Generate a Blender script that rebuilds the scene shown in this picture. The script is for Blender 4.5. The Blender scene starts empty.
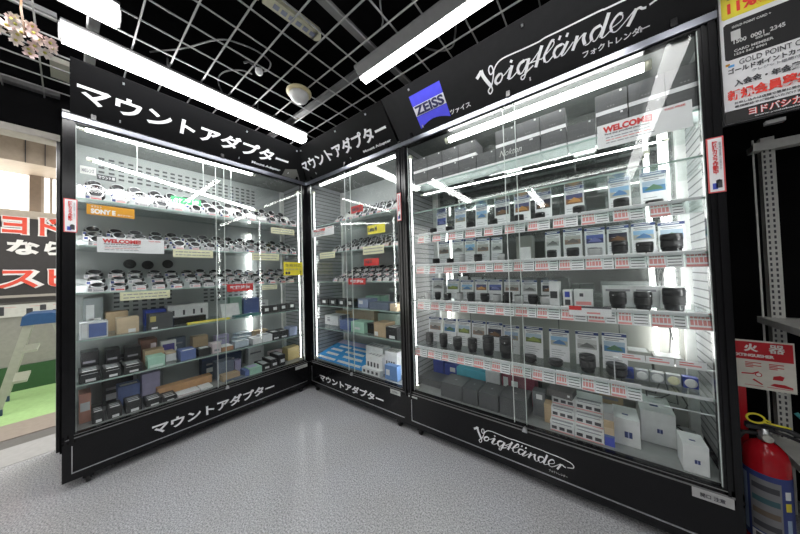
import bpy, math, random
from mathutils import Vector, Matrix
random.seed(7)
scene = bpy.context.scene
COL = scene.collection

# ------------------------------------------------------------------ camera, world, light, exposure
CP = Vector((2.292, -1.467, 1.123))
CR = Vector((0.79241, 0.60928, -0.02938)); CU = Vector((0.03748, -0.00056, 0.9993)); CF = Vector((-0.60884, 0.79295, 0.02328))
FPX = 255.096
cam_d = bpy.data.cameras.new('camera'); cam = bpy.data.objects.new('camera', cam_d); COL.objects.link(cam)
cam_d.sensor_width = 36; cam_d.lens = FPX / 800 * 36; cam_d.clip_start = 0.02
Rm = Matrix((CR, CU, -CF)).transposed().to_4x4()
cam.matrix_world = Matrix.Translation(CP) @ Rm
scene.camera = cam
scene.view_settings.view_transform = 'Standard'; scene.view_settings.look = 'None'
scene.view_settings.gamma = 1; scene.view_settings.use_curve_mapping = False
scene.view_settings.exposure = 0.68
cy = scene.cycles
cy.max_bounces = 14; cy.transparent_max_bounces = 48; cy.glossy_bounces = 4; cy.diffuse_bounces = 4
cy.sample_clamp_indirect = 6; cy.caustics_reflective = False; cy.caustics_refractive = False
w = bpy.data.worlds.new('sky'); scene.world = w; w.use_nodes = True
w.node_tree.nodes['Background'].inputs[0].default_value = (1.0, .97, .92, 1)
w.node_tree.nodes['Background'].inputs[1].default_value = 2.0
TUBE = 16.0; LAMP = 18.0      # radiance of the cabinet tubes and of the ceiling lamps

def ray(u, v): return CF + CR * ((u - 400) / FPX) - CU * ((v - 267) / FPX)
def hit(u, v, ax, val):       # where a sight line meets a real plane of the room
    d = ray(u, v); t = (val - CP[ax]) / d[ax]; return CP + d * t

# ------------------------------------------------------------------ materials
MATS = {}
def mat(name, col=(.5, .5, .5), rough=.5, metal=0, emit=0, var=.06, scale=30, spec=.5, coat=0):
    if name in MATS: return MATS[name]
    m = bpy.data.materials.new(name); m.use_nodes = True; nt = m.node_tree; b = nt.nodes['Principled BSDF']
    b.inputs['Roughness'].default_value = rough; b.inputs['Metallic'].default_value = metal
    b.inputs['Specular IOR Level'].default_value = spec; b.inputs['Coat Weight'].default_value = coat
    n = nt.nodes.new('ShaderNodeTexNoise'); n.inputs['Scale'].default_value = scale
    tc = nt.nodes.new('ShaderNodeTexCoord'); nt.links.new(tc.outputs['Object'], n.inputs['Vector'])
    r = nt.nodes.new('ShaderNodeValToRGB'); r.color_ramp.elements[0].position = .3; r.color_ramp.elements[1].position = .7
    r.color_ramp.elements[0].color = tuple(max(0, c * (1 - var)) for c in col) + (1,)
    r.color_ramp.elements[1].color = tuple(min(1, c * (1 + var)) for c in col) + (1,)
    nt.links.new(n.outputs[0], r.inputs[0]); nt.links.new(r.outputs[0], b.inputs['Base Color'])
    if emit:
        b.inputs['Emission Color'].default_value = tuple(col) + (1,); b.inputs['Emission Strength'].default_value = emit
    MATS[name] = m; return m
def glassmat(name, tint=(.93, .97, .955), ior=1.45, rough=0):
    if name in MATS: return MATS[name]
    m = bpy.data.materials.new(name); m.use_nodes = True; nt = m.node_tree; nt.nodes.clear()
    o = nt.nodes.new('ShaderNodeOutputMaterial'); mx = nt.nodes.new('ShaderNodeMixShader')
    t = nt.nodes.new('ShaderNodeBsdfTransparent'); t.inputs[0].default_value = tint + (1,)
    g = nt.nodes.new('ShaderNodeBsdfGlossy'); g.inputs['Roughness'].default_value = rough
    f = nt.nodes.new('ShaderNodeFresnel'); ge = nt.nodes.new('ShaderNodeNewGeometry')
    ma = nt.nodes.new('ShaderNodeMath'); ma.operation = 'MULTIPLY_ADD'; ma.inputs[1].default_value = 1/ior - ior; ma.inputs[2].default_value = ior
    nt.links.new(ge.outputs['Backfacing'], ma.inputs[0]); nt.links.new(ma.outputs[0], f.inputs[0])
    nt.links.new(f.outputs[0], mx.inputs[0]); nt.links.new(t.outputs[0], mx.inputs[1]); nt.links.new(g.outputs[0], mx.inputs[2])
    nt.links.new(mx.outputs[0], o.inputs[0]); MATS[name] = m; return m
black = mat('black_lacquer', (.005, .005, .006), .20, var=.1, spec=.35)
signblack = mat('sign_black', (.0045, .0045, .005), .5, spec=.15)
signgrey = mat('sign_charcoal', (.017, .017, .018), .55, spec=.12)
matte = mat('black_paint', (.0035, .0035, .004), .8, var=.3, scale=6, spec=.08)
rubber = mat('black_rubber', (.015, .015, .015), .6)
white = mat('white_print', (.80, .80, .82), .5, var=.02)
cardw = mat('card_pinkish_white', (.66, .63, .64), .5, var=.05, scale=60)
silver = mat('brushed_aluminium', (.62, .63, .65), .28, .9)
greymetal = mat('grey_painted_metal', (.17, .17, .172), .45)
panel = mat('pale_grey_back_panel', (.36, .39, .385), .35, var=.04, scale=4)
panelr = mat('warm_grey_back_panel', (.34, .345, .32), .3, var=.05, scale=3)
mirror = mat('mirrored_back_panel', (.40, .42, .41), .06, .92, var=.08, scale=5)
slat = mat('grey_side_panel', (.30, .31, .32), .4)
dslat = mat('dark_slat_line', (.07, .075, .08), .5)
shelfg = glassmat('shelf_glass', (.945, .98, .968))
doorg = glassmat('door_glass', (.985, .995, .99), 1.36)
edgeg = mat('green_glass_edge', (.38, .50, .46), .15, coat=.6)
acrylic = mat('frosted_acrylic', (.50, .53, .54), .3)
tubem = mat('led_tube', (1, .995, .98), .4, emit=TUBE, var=0)
lampdim = mat('lamp_diffuser_dim', (1, .995, .985), .4, emit=9.0, var=0)
tubelow = mat('led_tube_upright', (1, .995, .98), .4, emit=TUBE*.45, var=0)
lampm = mat('lamp_diffuser', (1, .995, .985), .4, emit=LAMP, var=0)
red = mat('red_print', (.62, .03, .03), .5)
lred = mat('pale_red_print', (.70, .28, .28), .5)
yellow = mat('yellow_print', (.85, .74, .05), .5)
cream = mat('cream_tag', (.78, .76, .52), .5)
orange = mat('orange_print', (.72, .33, .02), .5)
navy = mat('navy_print', (.03, .05, .18), .5)
blue = mat('blue_print', (.06, .09, .50), .5)
grey = mat('grey_print', (.30, .30, .33), .5)
dark = mat('dark_print', (.06, .06, .07), .5)
lens = mat('lens_black', (.016, .016, .018), .32)
lensg = mat('lens_grip', (.03, .03, .032), .6)
lglass = mat('lens_front_glass', (.02, .02, .035), .04, coat=1)
def C(name, r, g, b, rough=.5): return mat(name, (r, g, b), rough)

# ------------------------------------------------------------------ mesh builder
class MB:
    def __init__(s): s.v = []; s.f = []; s.m = []; s.mats = []; s.sm = []
    def mi(s, m):
        if m not in s.mats: s.mats.append(m)
        return s.mats.index(m)
    def add(s, vs, fs, m, smooth=False, M=None):
        b = len(s.v)
        s.v += [tuple(M @ Vector(p)) if M else tuple(p) for p in vs]
        for f in fs: s.f.append([b + i for i in f]); s.m.append(s.mi(m)); s.sm.append(smooth)
        return s
    def box(s, a, b, m, M=None):
        x0, y0, z0 = a; x1, y1, z1 = b
        return s.add([(x0,y0,z0),(x1,y0,z0),(x1,y1,z0),(x0,y1,z0),(x0,y0,z1),(x1,y0,z1),(x1,y1,z1),(x0,y1,z1)],
            [(0,3,2,1),(4,5,6,7),(0,1,5,4),(1,2,6,5),(2,3,7,6),(3,0,4,7)], m, False, M)
    def prism(s, pts, d0, d1, m, M=None, plane='xz'):      # outline in x,z extruded along y
        n = len(pts)
        mk = (lambda p, d: (p[0], d, p[1])) if plane == 'xz' else ((lambda p, d: (d, p[0], p[1])) if plane == 'yz' else (lambda p, d: (p[0], p[1], d)))
        vs = [mk(p, d0) for p in pts] + [mk(p, d1) for p in pts]
        fs = [tuple(range(n)), tuple(range(2*n-1, n-1, -1))] + [(i, i+n, (i+1) % n + n, (i+1) % n) for i in range(n)]
        return s.add(vs, fs, m, False, M)
    def lathe(s, prof, m, n=20, M=None, smooth=True):       # profile of (radius, z, [material])
        vs = []; 
        for r, z, *_ in prof:
            for k in range(n):
                a = 2 * math.pi * k / n; vs.append((r * math.cos(a), r * math.sin(a), z))
        b = len(s.v); s.v += [tuple(M @ Vector(p)) if M else p for p in vs]
        for i in range(len(prof) - 1):
            mm = prof[i+1][2] if len(prof[i+1]) > 2 else m
            for k in range(n):
                k2 = (k + 1) % n
                s.f.append([b+i*n+k, b+i*n+k2, b+(i+1)*n+k2, b+(i+1)*n+k]); s.m.append(s.mi(mm)); s.sm.append(smooth)
        if prof[0][0] > 1e-5: s.f.append([b + k for k in range(n)][::-1]); s.m.append(s.mi(m)); s.sm.append(False)
        if prof[-1][0] > 1e-5:
            mm = prof[-1][2] if len(prof[-1]) > 2 else m
            s.f.append([b + (len(prof)-1)*n + k for k in range(n)]); s.m.append(s.mi(mm)); s.sm.append(False)
        return s
    def tube(s, pts, r, m, n=8, M=None):
        pts = [Vector(p) for p in pts]; rings = []
        prev = None
        for i, p in enumerate(pts):
            d = (pts[min(i+1, len(pts)-1)] - pts[max(i-1, 0)]).normalized()
            if prev is None:
                a = Vector((0, 0, 1)) if abs(d.z) < .9 else Vector((1, 0, 0)); u = d.cross(a).normalized()
            else: u = (prev - d * prev.dot(d)).normalized()
            prev = u; w_ = d.cross(u)
            rr = r[i] if isinstance(r, (list, tuple)) else r
            rings.append([tuple(p + (u * math.cos(2*math.pi*k/n) + w_ * math.sin(2*math.pi*k/n)) * rr) for k in range(n)])
        vs = [q for g in rings for q in g]; fs = []
        for i in range(len(rings) - 1):
            for k in range(n):
                k2 = (k+1) % n; fs.append((i*n+k, i*n+k2, (i+1)*n+k2, (i+1)*n+k))
        fs.append(tuple(range(n))[::-1]); fs.append(tuple((len(rings)-1)*n + k for k in range(n)))
        return s.add(vs, fs, m, True, M)
    def mesh(s, name):
        me = bpy.data.meshes.new(name); me.from_pydata(s.v, [], s.f)
        for m in s.mats: me.materials.append(m)
        me.polygons.foreach_set('material_index', s.m); me.polygons.foreach_set('use_smooth', s.sm)
        me.update(); return me
    def build(s, name, parent=None, loc=(0,0,0), rot=(0,0,0)):
        o = bpy.data.objects.new(name, s.mesh(name)); COL.objects.link(o)
        o.location = loc; o.rotation_euler = rot
        if parent: o.parent = parent
        return o
def tag(o, label=None, cat=None, group=None, kind=None):
    if label: o['label'] = label
    if cat: o['category'] = cat
    if group: o['group'] = group
    if kind: o['kind'] = kind
    return o
def empty(name, loc=(0,0,0), rz=0, label=None, cat=None, group=None):
    o = bpy.data.objects.new(name, None); COL.objects.link(o); o.location = loc; o.rotation_euler = (0,0,rz); o.empty_display_size = .05
    return tag(o, label, cat, group)
def kids(o): return [c for c in bpy.data.objects if c.parent == o]
def dup(o, ch, loc, rot, label=None, group=None):            # ch: list of (child, [grandchildren])
    c = o.copy(); COL.objects.link(c); c.location = loc; c.rotation_euler = rot
    if label: c['label'] = label
    if group: c['group'] = group
    for k in ch:
        d = k.copy(); COL.objects.link(d); d.parent = c
    return c
def inst(name, me, loc, rot, label, cat, group=None, parent=None):
    o = bpy.data.objects.new(name, me); COL.objects.link(o); o.location = loc; o.rotation_euler = rot
    if parent: o.parent = parent
    return tag(o, label, cat, group)

# text as mesh, fitted into a width x height box of a plane given by origin, right and up vectors
def text_mesh(txt, x0, z0, w_, h, m, bold=0.0, depth=.0008, org=(0,0,0), R=(1,0,0), U=(0,0,1), vertical=False, keep=False, shear=0):
    cu = bpy.data.curves.new('t', 'FONT'); cu.body = '\n'.join(txt) if vertical else txt
    cu.size = 1; cu.offset = bold; cu.extrude = .01; cu.resolution_u = 3; cu.shear = shear
    if vertical: cu.align_x = 'CENTER'; cu.space_line = .85
    o = bpy.data.objects.new('t', cu); COL.objects.link(o)
    dg = bpy.context.evaluated_depsgraph_get(); me = bpy.data.meshes.new_from_object(o.evaluated_get(dg))
    bpy.data.objects.remove(o); bpy.data.curves.remove(cu)
    if not len(me.vertices): return me
    xs = [v.co.x for v in me.vertices]; ys = [v.co.y for v in me.vertices]
    ax, bx, ay, by = min(xs), max(xs), min(ys), max(ys)
    sx = w_ / (bx - ax); sy = h / (by - ay)
    if keep: sx = sy = min(sx, sy)
    R = Vector(R).normalized(); U = Vector(U).normalized(); N = R.cross(U); org = Vector(org)
    for v in me.vertices:
        v.co = org + R * (x0 + (v.co.x - ax) * sx) + U * (z0 + (v.co.y - ay) * sy) + N * ((v.co.z / .01 + 1.3) * depth)
    me.materials.clear(); me.materials.append(m); me.update(); return me
def text(name, txt, *a, parent=None, **k):
    me = text_mesh(txt, *a, **k); me.name = name
    o = bpy.data.objects.new(name, me); COL.objects.link(o)
    if parent: o.parent = parent
    return o
def smooth_line(P, n=5):
    out = []
    for i in range(len(P) - 1):
        p0, p1, p2, p3 = P[max(i-1,0)], P[i], P[i+1], P[min(i+2, len(P)-1)]
        for k in range(n):
            t = k / n
            out.append(tuple(.5*((2*p1[j]) + (-p0[j]+p2[j])*t + (2*p0[j]-5*p1[j]+4*p2[j]-p3[j])*t*t + (-p0[j]+3*p1[j]-3*p2[j]+p3[j])*t**3) for j in (0,1)))
    out.append(tuple(P[-1])); return out
STROKES = [([(0.018,0.147),(0.031,0.156),(0.051,0.171)],0.0166),([(0.05,0.174),(0.053,0.147),(0.068,0.111),(0.081,0.084)],0.0174),([(0.082,0.086),(0.083,0.064),(0.068,0.051),(0.061,0.066),(0.069,0.077),(0.082,0.085),(0.096,0.109),(0.111,0.148)],0.0065),([(0.108,0.148),(0.106,0.168),(0.096,0.173),(0.087,0.161),(0.088,0.141),(0.098,0.137),(0.108,0.148)],0.0064),([(0.11,0.147),(0.132,0.169),(0.162,0.178),(0.205,0.177),(0.265,0.173),(0.324,0.171),(0.352,0.174),(0.423,0.172),(0.545,0.17),(0.568,0.167),(0.617,0.165),(0.66,0.163),(0.704,0.157),(0.729,0.15),(0.742,0.135),(0.737,0.121),(0.716,0.114),(0.703,0.11)],0.0063),([(0.135,0.121),(0.116,0.111),(0.106,0.094),(0.116,0.08)],0.0127),([(0.112,0.082),(0.13,0.086),(0.144,0.103),(0.143,0.118),(0.132,0.121)],0.0074),([(0.144,0.104),(0.161,0.11),(0.186,0.126)],0.0047),([(0.198,0.131),(0.184,0.107),(0.17,0.081)],0.0153),([(0.201,0.154),(0.194,0.145)],0.0124),([(0.169,0.079),(0.188,0.08),(0.218,0.097)],0.0054),([(0.255,0.127),(0.234,0.122),(0.22,0.104),(0.223,0.082)],0.0127),([(0.222,0.08),(0.237,0.081),(0.259,0.104),(0.267,0.124),(0.255,0.128)],0.0058),([(0.276,0.127),(0.262,0.097),(0.251,0.072)],0.0128),([(0.252,0.072),(0.241,0.053),(0.229,0.053),(0.23,0.065),(0.248,0.071),(0.289,0.09)],0.0059),([(0.335,0.151),(0.32,0.123),(0.298,0.077)],0.0134),([(0.265,0.101),(0.292,0.113),(0.333,0.145)],0.0048),([(0.279,0.105),(0.325,0.101)],0.0043),([(0.384,0.146),(0.375,0.15),(0.357,0.131),(0.338,0.104),(0.339,0.081)],0.0101),([(0.384,0.144),(0.375,0.127),(0.324,0.098)],0.0039),([(0.34,0.079),(0.353,0.078),(0.378,0.094)],0.0047),([(0.413,0.119),(0.391,0.117),(0.378,0.099),(0.383,0.078)],0.0106),([(0.383,0.078),(0.397,0.081),(0.421,0.107),(0.413,0.121)],0.0049),([(0.435,0.12),(0.419,0.097),(0.405,0.079)],0.0114),([(0.404,0.076),(0.419,0.077),(0.455,0.108)],0.0043),([(0.41,0.153),(0.402,0.14)],0.0092),([(0.438,0.15),(0.431,0.138)],0.0092),([(0.471,0.123),(0.461,0.099),(0.45,0.076)],0.0119),([(0.453,0.079),(0.472,0.104),(0.493,0.119)],0.0045),([(0.499,0.12),(0.492,0.101),(0.496,0.078)],0.0117),([(0.495,0.075),(0.507,0.074),(0.523,0.085)],0.0037),([(0.552,0.12),(0.531,0.117),(0.519,0.101),(0.521,0.08)],0.0109),([(0.523,0.078),(0.534,0.075),(0.556,0.103),(0.552,0.12)],0.0045),([(0.58,0.149),(0.569,0.12),(0.552,0.077)],0.0125),([(0.552,0.075),(0.563,0.073),(0.585,0.086)],0.0039),([(0.622,0.122),(0.614,0.128),(0.6,0.121),(0.586,0.101),(0.589,0.079)],0.0087),([(0.623,0.121),(0.623,0.107),(0.607,0.097),(0.585,0.092)],0.0033),([(0.589,0.078),(0.602,0.073),(0.621,0.084),(0.663,0.119)],0.0039),([(0.665,0.119),(0.655,0.098),(0.64,0.072)],0.0117),([(0.663,0.114),(0.675,0.116),(0.683,0.109),(0.694,0.107)],0.008)]
def script_logo(name, x0, z0, sx, sz, m, org, R, U, parent):  # handwritten logo with its long overline
    R = Vector(R).normalized(); U = Vector(U).normalized(); N = R.cross(U); org = Vector(org); b = MB()
    for si, (P, wd) in enumerate(STROKES):
        Q = smooth_line([((p[0]-.018)*sx, (p[1]-.05)*sz) for p in P])
        wd *= .5 * (sx + sz) / 2; vs = []; n = len(Q); off = .0012 + .0001 * (si % 7)
        for i, p in enumerate(Q):
            a = Q[max(i-1,0)]; c = Q[min(i+1,n-1)]; dx, dz = c[0]-a[0], c[1]-a[1]; L = math.hypot(dx, dz) or 1
            for sg in (-1, 1):
                q = (x0 + p[0] - sg*dz/L*wd, z0 + p[1] + sg*dx/L*wd)
                vs.append(org + R*q[0] + U*q[1] + N*off)
        b.add(vs, [(2*i, 2*i+2, 2*i+3, 2*i+1) for i in range(n-1)], m)
    return b.build(name, parent)
# ------------------------------------------------------------------ room shell
def floor_material():
    m = bpy.data.materials.new('speckled_grey_floor'); m.use_nodes = True; nt = m.node_tree; b = nt.nodes['Principled BSDF']
    tc = nt.nodes.new('ShaderNodeTexCoord')
    n1 = nt.nodes.new('ShaderNodeTexNoise'); n1.inputs['Scale'].default_value = 140; n1.inputs['Detail'].default_value = 4; n1.inputs['Roughness'].default_value = .75
    n2 = nt.nodes.new('ShaderNodeTexNoise'); n2.inputs['Scale'].default_value = 2.2
    for n in (n1, n2): nt.links.new(tc.outputs['Object'], n.inputs['Vector'])
    r = nt.nodes.new('ShaderNodeValToRGB'); e = r.color_ramp.elements
    e[0].position = .36; e[0].color = (.20, .205, .22, 1); e[1].position = .64; e[1].color = (.66, .675, .72, 1)
    x = e.new(.5); x.color = (.42, .425, .445, 1)
    mx = nt.nodes.new('ShaderNodeMix'); mx.data_type = 'RGBA'; mx.blend_type = 'MULTIPLY'; mx.inputs['Factor'].default_value = .35
    r2 = nt.nodes.new('ShaderNodeValToRGB'); r2.color_ramp.elements[0].color = (.86, .83, .76, 1); r2.color_ramp.elements[0].position = .35; r2.color_ramp.elements[1].position = .65
    nt.links.new(n1.outputs[0], r.inputs[0]); nt.links.new(n2.outputs[0], r2.inputs[0])
    nt.links.new(r.outputs[0], mx.inputs[6]); nt.links.new(r2.outputs[0], mx.inputs[7]); nt.links.new(mx.outputs[2], b.inputs['Base Color'])
    b.inputs['Roughness'].default_value = .16; b.inputs['Specular IOR Level'].default_value = .45
    bp_ = nt.nodes.new('ShaderNodeBump'); bp_.inputs['Strength'].default_value = .03; bp_.inputs['Distance'].default_value = .002
    nt.links.new(n1.outputs[0], bp_.inputs['Height']); nt.links.new(bp_.outputs[0], b.inputs['Normal']); return m
floorm = floor_material()
def struct(name, b, label=None): return tag(b.build(name), label, None, None, 'structure')
struct('floor', MB().box((-.64, -4.6, -.05), (5.2, .62, 0), floorm))
struct('trim_1', MB().box((-.95, -4.6, -.06), (-.64, -1.3, .002), C('pale_threshold', .42, .42, .42)), 'pale threshold strip at the doorway')
struct('trim_2', MB().box((-1.12, -4.6, -.06), (-.95, -1.3, .0), C('grey_threshold', .16, .155, .15)), 'dark grey strip of the doorway')
struct('trim_3', MB().box((-1.48, -4.6, -.06), (-1.12, -1.3, .004), C('tan_step', .34, .29, .25)), 'tan stone edge outside the doorway')
struct('floor_outside', MB().box((-2.62, -4.6, -.08), (-1.48, -.6, -.001), C('green_paint_ground', .40, .62, .27)), 'light green painted ground outside')
struct('ceiling', MB().box((-.7, -4.6, 2.95), (5.2, .72, 3.0), matte))
struct('wall_back', MB().box((2.70, .62, 0), (5.2, .70, 2.95), matte).box((-.62, .62, 0), (2.70, .70, 2.95), matte))
struct('wall_right', MB().box((5.12, -4.6, 0), (5.2, .62, 2.95), C('grey_shop_wall', .30, .30, .30)))
struct('wall_front', MB().box((-.7, -4.68, 0), (5.2, -4.6, 2.95), C('grey_shop_wall', .30, .30, .30)))
struct('wall_left', MB().box((-.62, -1.50, 0), (-.54, .62, 2.95), matte).box((-.66, -3.4, 2.13), (-.58, -1.5, 2.95), matte).box((-.66, -4.6, 0), (-.58, -3.4, 2.95), matte))
struct('trim_4', MB().box((-.70, -3.4, 2.085), (-.57, -1.5, 2.128), C('beige_beam', .40, .37, .33)), 'beige steel beam over the doorway')
struct('trim_5', MB().box((-.575, -3.4, 2.375), (-.53, -1.5, 2.41), greymetal), 'grey ledge below the ceiling mesh')
struct('trim_6', MB().box((-.62, -1.515, 0), (-.575, -1.495, 2.1), black).box((-.625, -1.517, 0.0), (-.62, -1.512, 2.1), silver), 'slim black door post')

# outside the doorway: opposite wall
FX = -2.6
def zz(v, u=30): return hit(u, v, 0, FX).z
b = MB()
b.box((FX-.1, -4.6, -.08), (FX, -.6, .93), C('pale_wall', .30, .29, .27))
b.box((FX, -4.6, -.08), (FX+.02, -.6, .26), C('dark_green_skirting', .035, .10, .04))
b.box((FX-.1, -4.6, 1.83), (FX, -.6, 1.92), C('beige_ledge', .62, .55, .46))
b.box((FX-.5, -4.6, 2.38), (FX+.25, -.6, 2.62), C('tan_fascia', .46, .38, .30))
b.box((FX-.5, -4.6, 2.62), (FX+.6, -.6, 3.1), C('brown_fascia', .17, .14, .12))
for y in (-2.1, -1.9, -1.74, -1.62, -1.5): b.box((FX+.25, y, 2.38), (FX+.255, y+.006, 2.62), dark)
struct('wall_outside', b, 'pale wall across the alley outside')
wb = MB().box((FX-.3, -4.6, 1.92), (FX-.28, -.6, 2.6), mat('bright_window', (1, .96, .90), .4, emit=1.5, var=.04, scale=3))
struct('window_1', wb, 'bright frosted window across the alley')
fr = MB()
for y in (-1.66, -1.60, -1.55): fr.box((FX-.28, y, 1.92), (FX-.24, y+.02, 2.5), C('window_bar', .45, .40, .34))
fr.box((FX-.28, -1.74, 1.92), (FX-.24, -1.66, 2.5), C('window_bar_brown', .30, .24, .19))
struct('trim_7', fr, 'brown window bars across the alley')
ban = empty('shop_banner', (FX+.03, -1.75, .93), 0, 'dark shop banner with large red and white Japanese writing on the wall across the alley', 'banner')
MB().box((-.01, -1.2, .0), (.01, .9, .90), C('banner_charcoal', .05, .045, .045)).build('banner_sheet', ban)
redb = C('banner_red', .85, .10, .06); wh = C('banner_white', .92, .90, .88)
def ban_text(t, u0, u1, v0, v1, fill, bold):
    p0 = hit(u0, v1, 0, FX+.045); p1 = hit(u1, v0, 0, FX+.045); o = (.0155, 0, 0); R = (0, 1, 0)
    a = (p0.y+1.75, p0.z-.93, p1.y-p0.y, p1.z-p0.z)
    if fill is not wh: text('lettering_outline', t, a[0]-.008, a[1]-.008, a[2]+.016, a[3]+.016, wh, bold+.07, org=o, R=R, parent=ban)
    text('lettering', t, *a, fill, bold, org=(.0175, 0, 0), R=R, parent=ban)
ban_text('ヨドバシ', 2, 112, 223, 233.5, redb, .03)
ban_text('なら', 6, 68, 242, 254.5, wh, .05)
ban_text('スピード', -3, 145, 268, 289, redb, .02)
b = MB().box((-.0,-1.2,.86),(.05,.9,.88), greymetal)
tag(MB().box((FX+.12, -3.0, .985), (FX+.15, -.8, 1.01), C('rail_beige', .42,.38,.34)).build('hand_rail'), 'thin beige rail running in front of the dark shop banner', 'rail')
nb = MB().box((0, -.5, 0), (.01, .35, .13), C('notice_white', .70, .68, .66))
for i in range(9): nb.box((.01, -.46+i*.085, .02+.03*(i%2)), (.012, -.42+i*.085, .05+.03*(i%3)), dark)
for i in range(5): nb.box((.01, -.4+i*.15, .10), (.012, -.33+i*.15, .103), lred)
tag(nb.build('notice_board', loc=(FX+.01, -1.62, .78)), 'white notice strip with small print below the dark shop banner', 'notice')

# step ladder
lad = empty('step_ladder', (-2.03, -1.62, 0), 0, 'aluminium step ladder with a blue top standing on the green ground outside', 'ladder')
alu = C('ladder_aluminium', .40, .42, .34, .4)
def rail_bar(name, p, q, w_=.048, d=.022, m=alu):
    p, q = Vector(p), Vector(q); D = (q-p); L = D.length; z = D.normalized(); x = Vector((1,0,0)); y = z.cross(x).normalized(); x = y.cross(z)
    M = Matrix((x, y, z)).transposed().to_4x4(); M.translation = p
    return MB().box((-d/2, -w_/2, 0), (d/2, w_/2, L), m, M).build(name, lad)
for x in (-.17, .17):
    k = rail_bar('front_rail', (x*1.3, -.22, 0.02), (x, -.06, .80)); 
    rail_bar('rear_rail', (x*1.3, .24, 0.02), (x, .06, .80), .028)
    MB().box((x*1.3-.02, -.255, 0.0), (x*1.3+.02, -.19, .05), C('blue_foot', .03, .06, .12)).build('foot', lad)
    MB().box((x*1.3-.02, .21, 0.0), (x*1.3+.02, .27, .04), C('blue_foot', .03, .06, .12)).build('foot', lad)
for i, z in enumerate((.24, .50)):
    t = z/.8; yy = -.22 + .16*t
    MB().box((-.20, yy-.0, z), (.20, yy+.10, z+.02), alu).box((-.20, yy-.002, z-.02), (.20, yy+.004, z+.02), alu).build('tread', lad)
for z in (.30, .56): MB().tube([(-.2, .24-.18*z/.8, z), (.2, .24-.18*z/.8, z)], .008, alu).build('rear_brace', lad)
MB().prism([(-.11,-.05),(.11,-.05),(.10,.03),(.06,.05),(-.06,.05),(-.10,.03)], -.2, .2, C('ladder_blue', .03, .10, .24), Matrix.Translation((0,0,.795)) @ Matrix.Rotation(math.pi/2, 4, 'Z')).build('top_cap', lad)
MB().prism([(-.11,-.03),(0,.02),(.11,-.03),(.11,-.05),(0,0),(-.11,-.05)], -.19, .19, alu, Matrix.Translation((0,0,.79)) @ Matrix.Rotation(math.pi/2, 4, 'Z')).build('hinge_bracket', lad)

# ------------------------------------------------------------------ ceiling mesh, rails, lamps
wirem = C('mesh_wire', .30, .30, .30, .5); MZ = 2.352
g = MB()
for i in range(-12, 24):
    x = .930 - i*.15
    if x < -.55 or x > 4.2: continue
    y1 = -.13 if x > .1 else -.13
    g.box((x-.003, -4.4, MZ), (x+.003, y1+.03, MZ+.006), wirem)
for j in range(-22, 8):
    y = -1.112 + j*.15
    if y < -4.4 or y > -.1: continue
    g.box((-.55, y-.003, MZ-.006), (4.2, y+.003, MZ), wirem)
tag(g.build('ceiling_mesh'), 'black-backed wire mesh panels hanging under the dark ceiling', 'ceiling mesh')
def simple(name, b, label, cat, group=None, loc=(0,0,0), rot=(0,0,0)): return tag(b.build(name, None, loc, rot), label, cat, group)
simple('support_rail', MB().box((-.5,-.385,2.372),(4.2,-.345,2.392),greymetal), 'long grey rail above the ceiling mesh in line with the right-hand lamp', 'rail')
simple('support_rail', MB().box((1.31,-4.3,2.395),(1.35,-.03,2.415),greymetal), 'grey rail above the mesh crossing over the right-hand lamp', 'rail')
simple('support_rail', MB().box((-.5,-1.41,2.395),(1.2,-1.37,2.415),greymetal), 'grey rail crossing above the two left-hand lamps', 'rail')
simple('support_rail', MB().box((.285,-4.3,2.372),(.325,-1.50,2.392),greymetal), 'grey rail running on from the near end of the long left lamp', 'rail')
def lamp(p, L, axis, label, W=.082, H=.058, HW=.12, dm=None):
    t = empty('ceiling_lamp', p, 0 if axis == 'x' else math.pi/2, label, 'lamp', 'white tube lamps under the ceiling mesh')
    MB().prism([(-HW/2,H-.004),(-HW/2,H+.006),(-.03,H+.03),(.03,H+.03),(HW/2,H+.006),(HW/2,H-.004)] if HW < .125 else [(-W/2-.004,H*.3),(-HW/2,H),(-HW/2,H+.012),(.02,H+.016),(HW/2-.03,H+.012),(W/2+.004,H*.3)], 0, L, greymetal, plane='yz').build('housing', t)
    MB().prism([(-W/2,H-.002),(-W/2,.012),(-W/2+.012,0),(W/2-.012,0),(W/2,.012),(W/2,H-.002)], .004, L-.004, dm or lampm, plane='yz').build('diffuser', t)
    MB().box((-.006,-.03,.01),(0,.03,H+.01),greymetal).build('end_cap', t); MB().box((L,-.03,.01),(L+.006,.03,H+.01),greymetal).build('end_cap', t)
    for q_ in (.3,.7): MB().tube([(L*q_,0,H+.01),(L*q_,0,H+.1)],.004,greymetal).build('hanger', t)
    return t
LZ = 2.265
lamp((.345,-1.49,LZ), 1.26, 'y', 'long white ceiling lamp running over the left cabinet sign')
lamp((.64,-2.61,LZ), 1.28, 'y', 'white ceiling lamp cut by the top edge beside the cherry blossom')
lamp((1.215,-.375,2.285), 1.25, 'x', 'white ceiling lamp running towards the corner in front of the right cabinet sign', .062, .045, .15)
# lamps behind the camera: a mirrored pair, then unseen ones added for illumination
lamp((2.68,-1.72,LZ), 1.27, 'y', 'white ceiling lamp overhead to the right, mirrored in the right cabinet glass', dm=lampdim)
lamp((2.68,-3.02,LZ), 1.27, 'y', 'white ceiling lamp in line behind the one mirrored in the right cabinet', dm=lampdim)
for (x, y, ax, w__) in ((4.0,-3.0,'y','far right of the aisle'),(1.55,-3.9,'y','deep in the aisle')): lamp((x,y,LZ), 1.25, ax, 'added unseen ceiling lamp '+w__)

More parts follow.
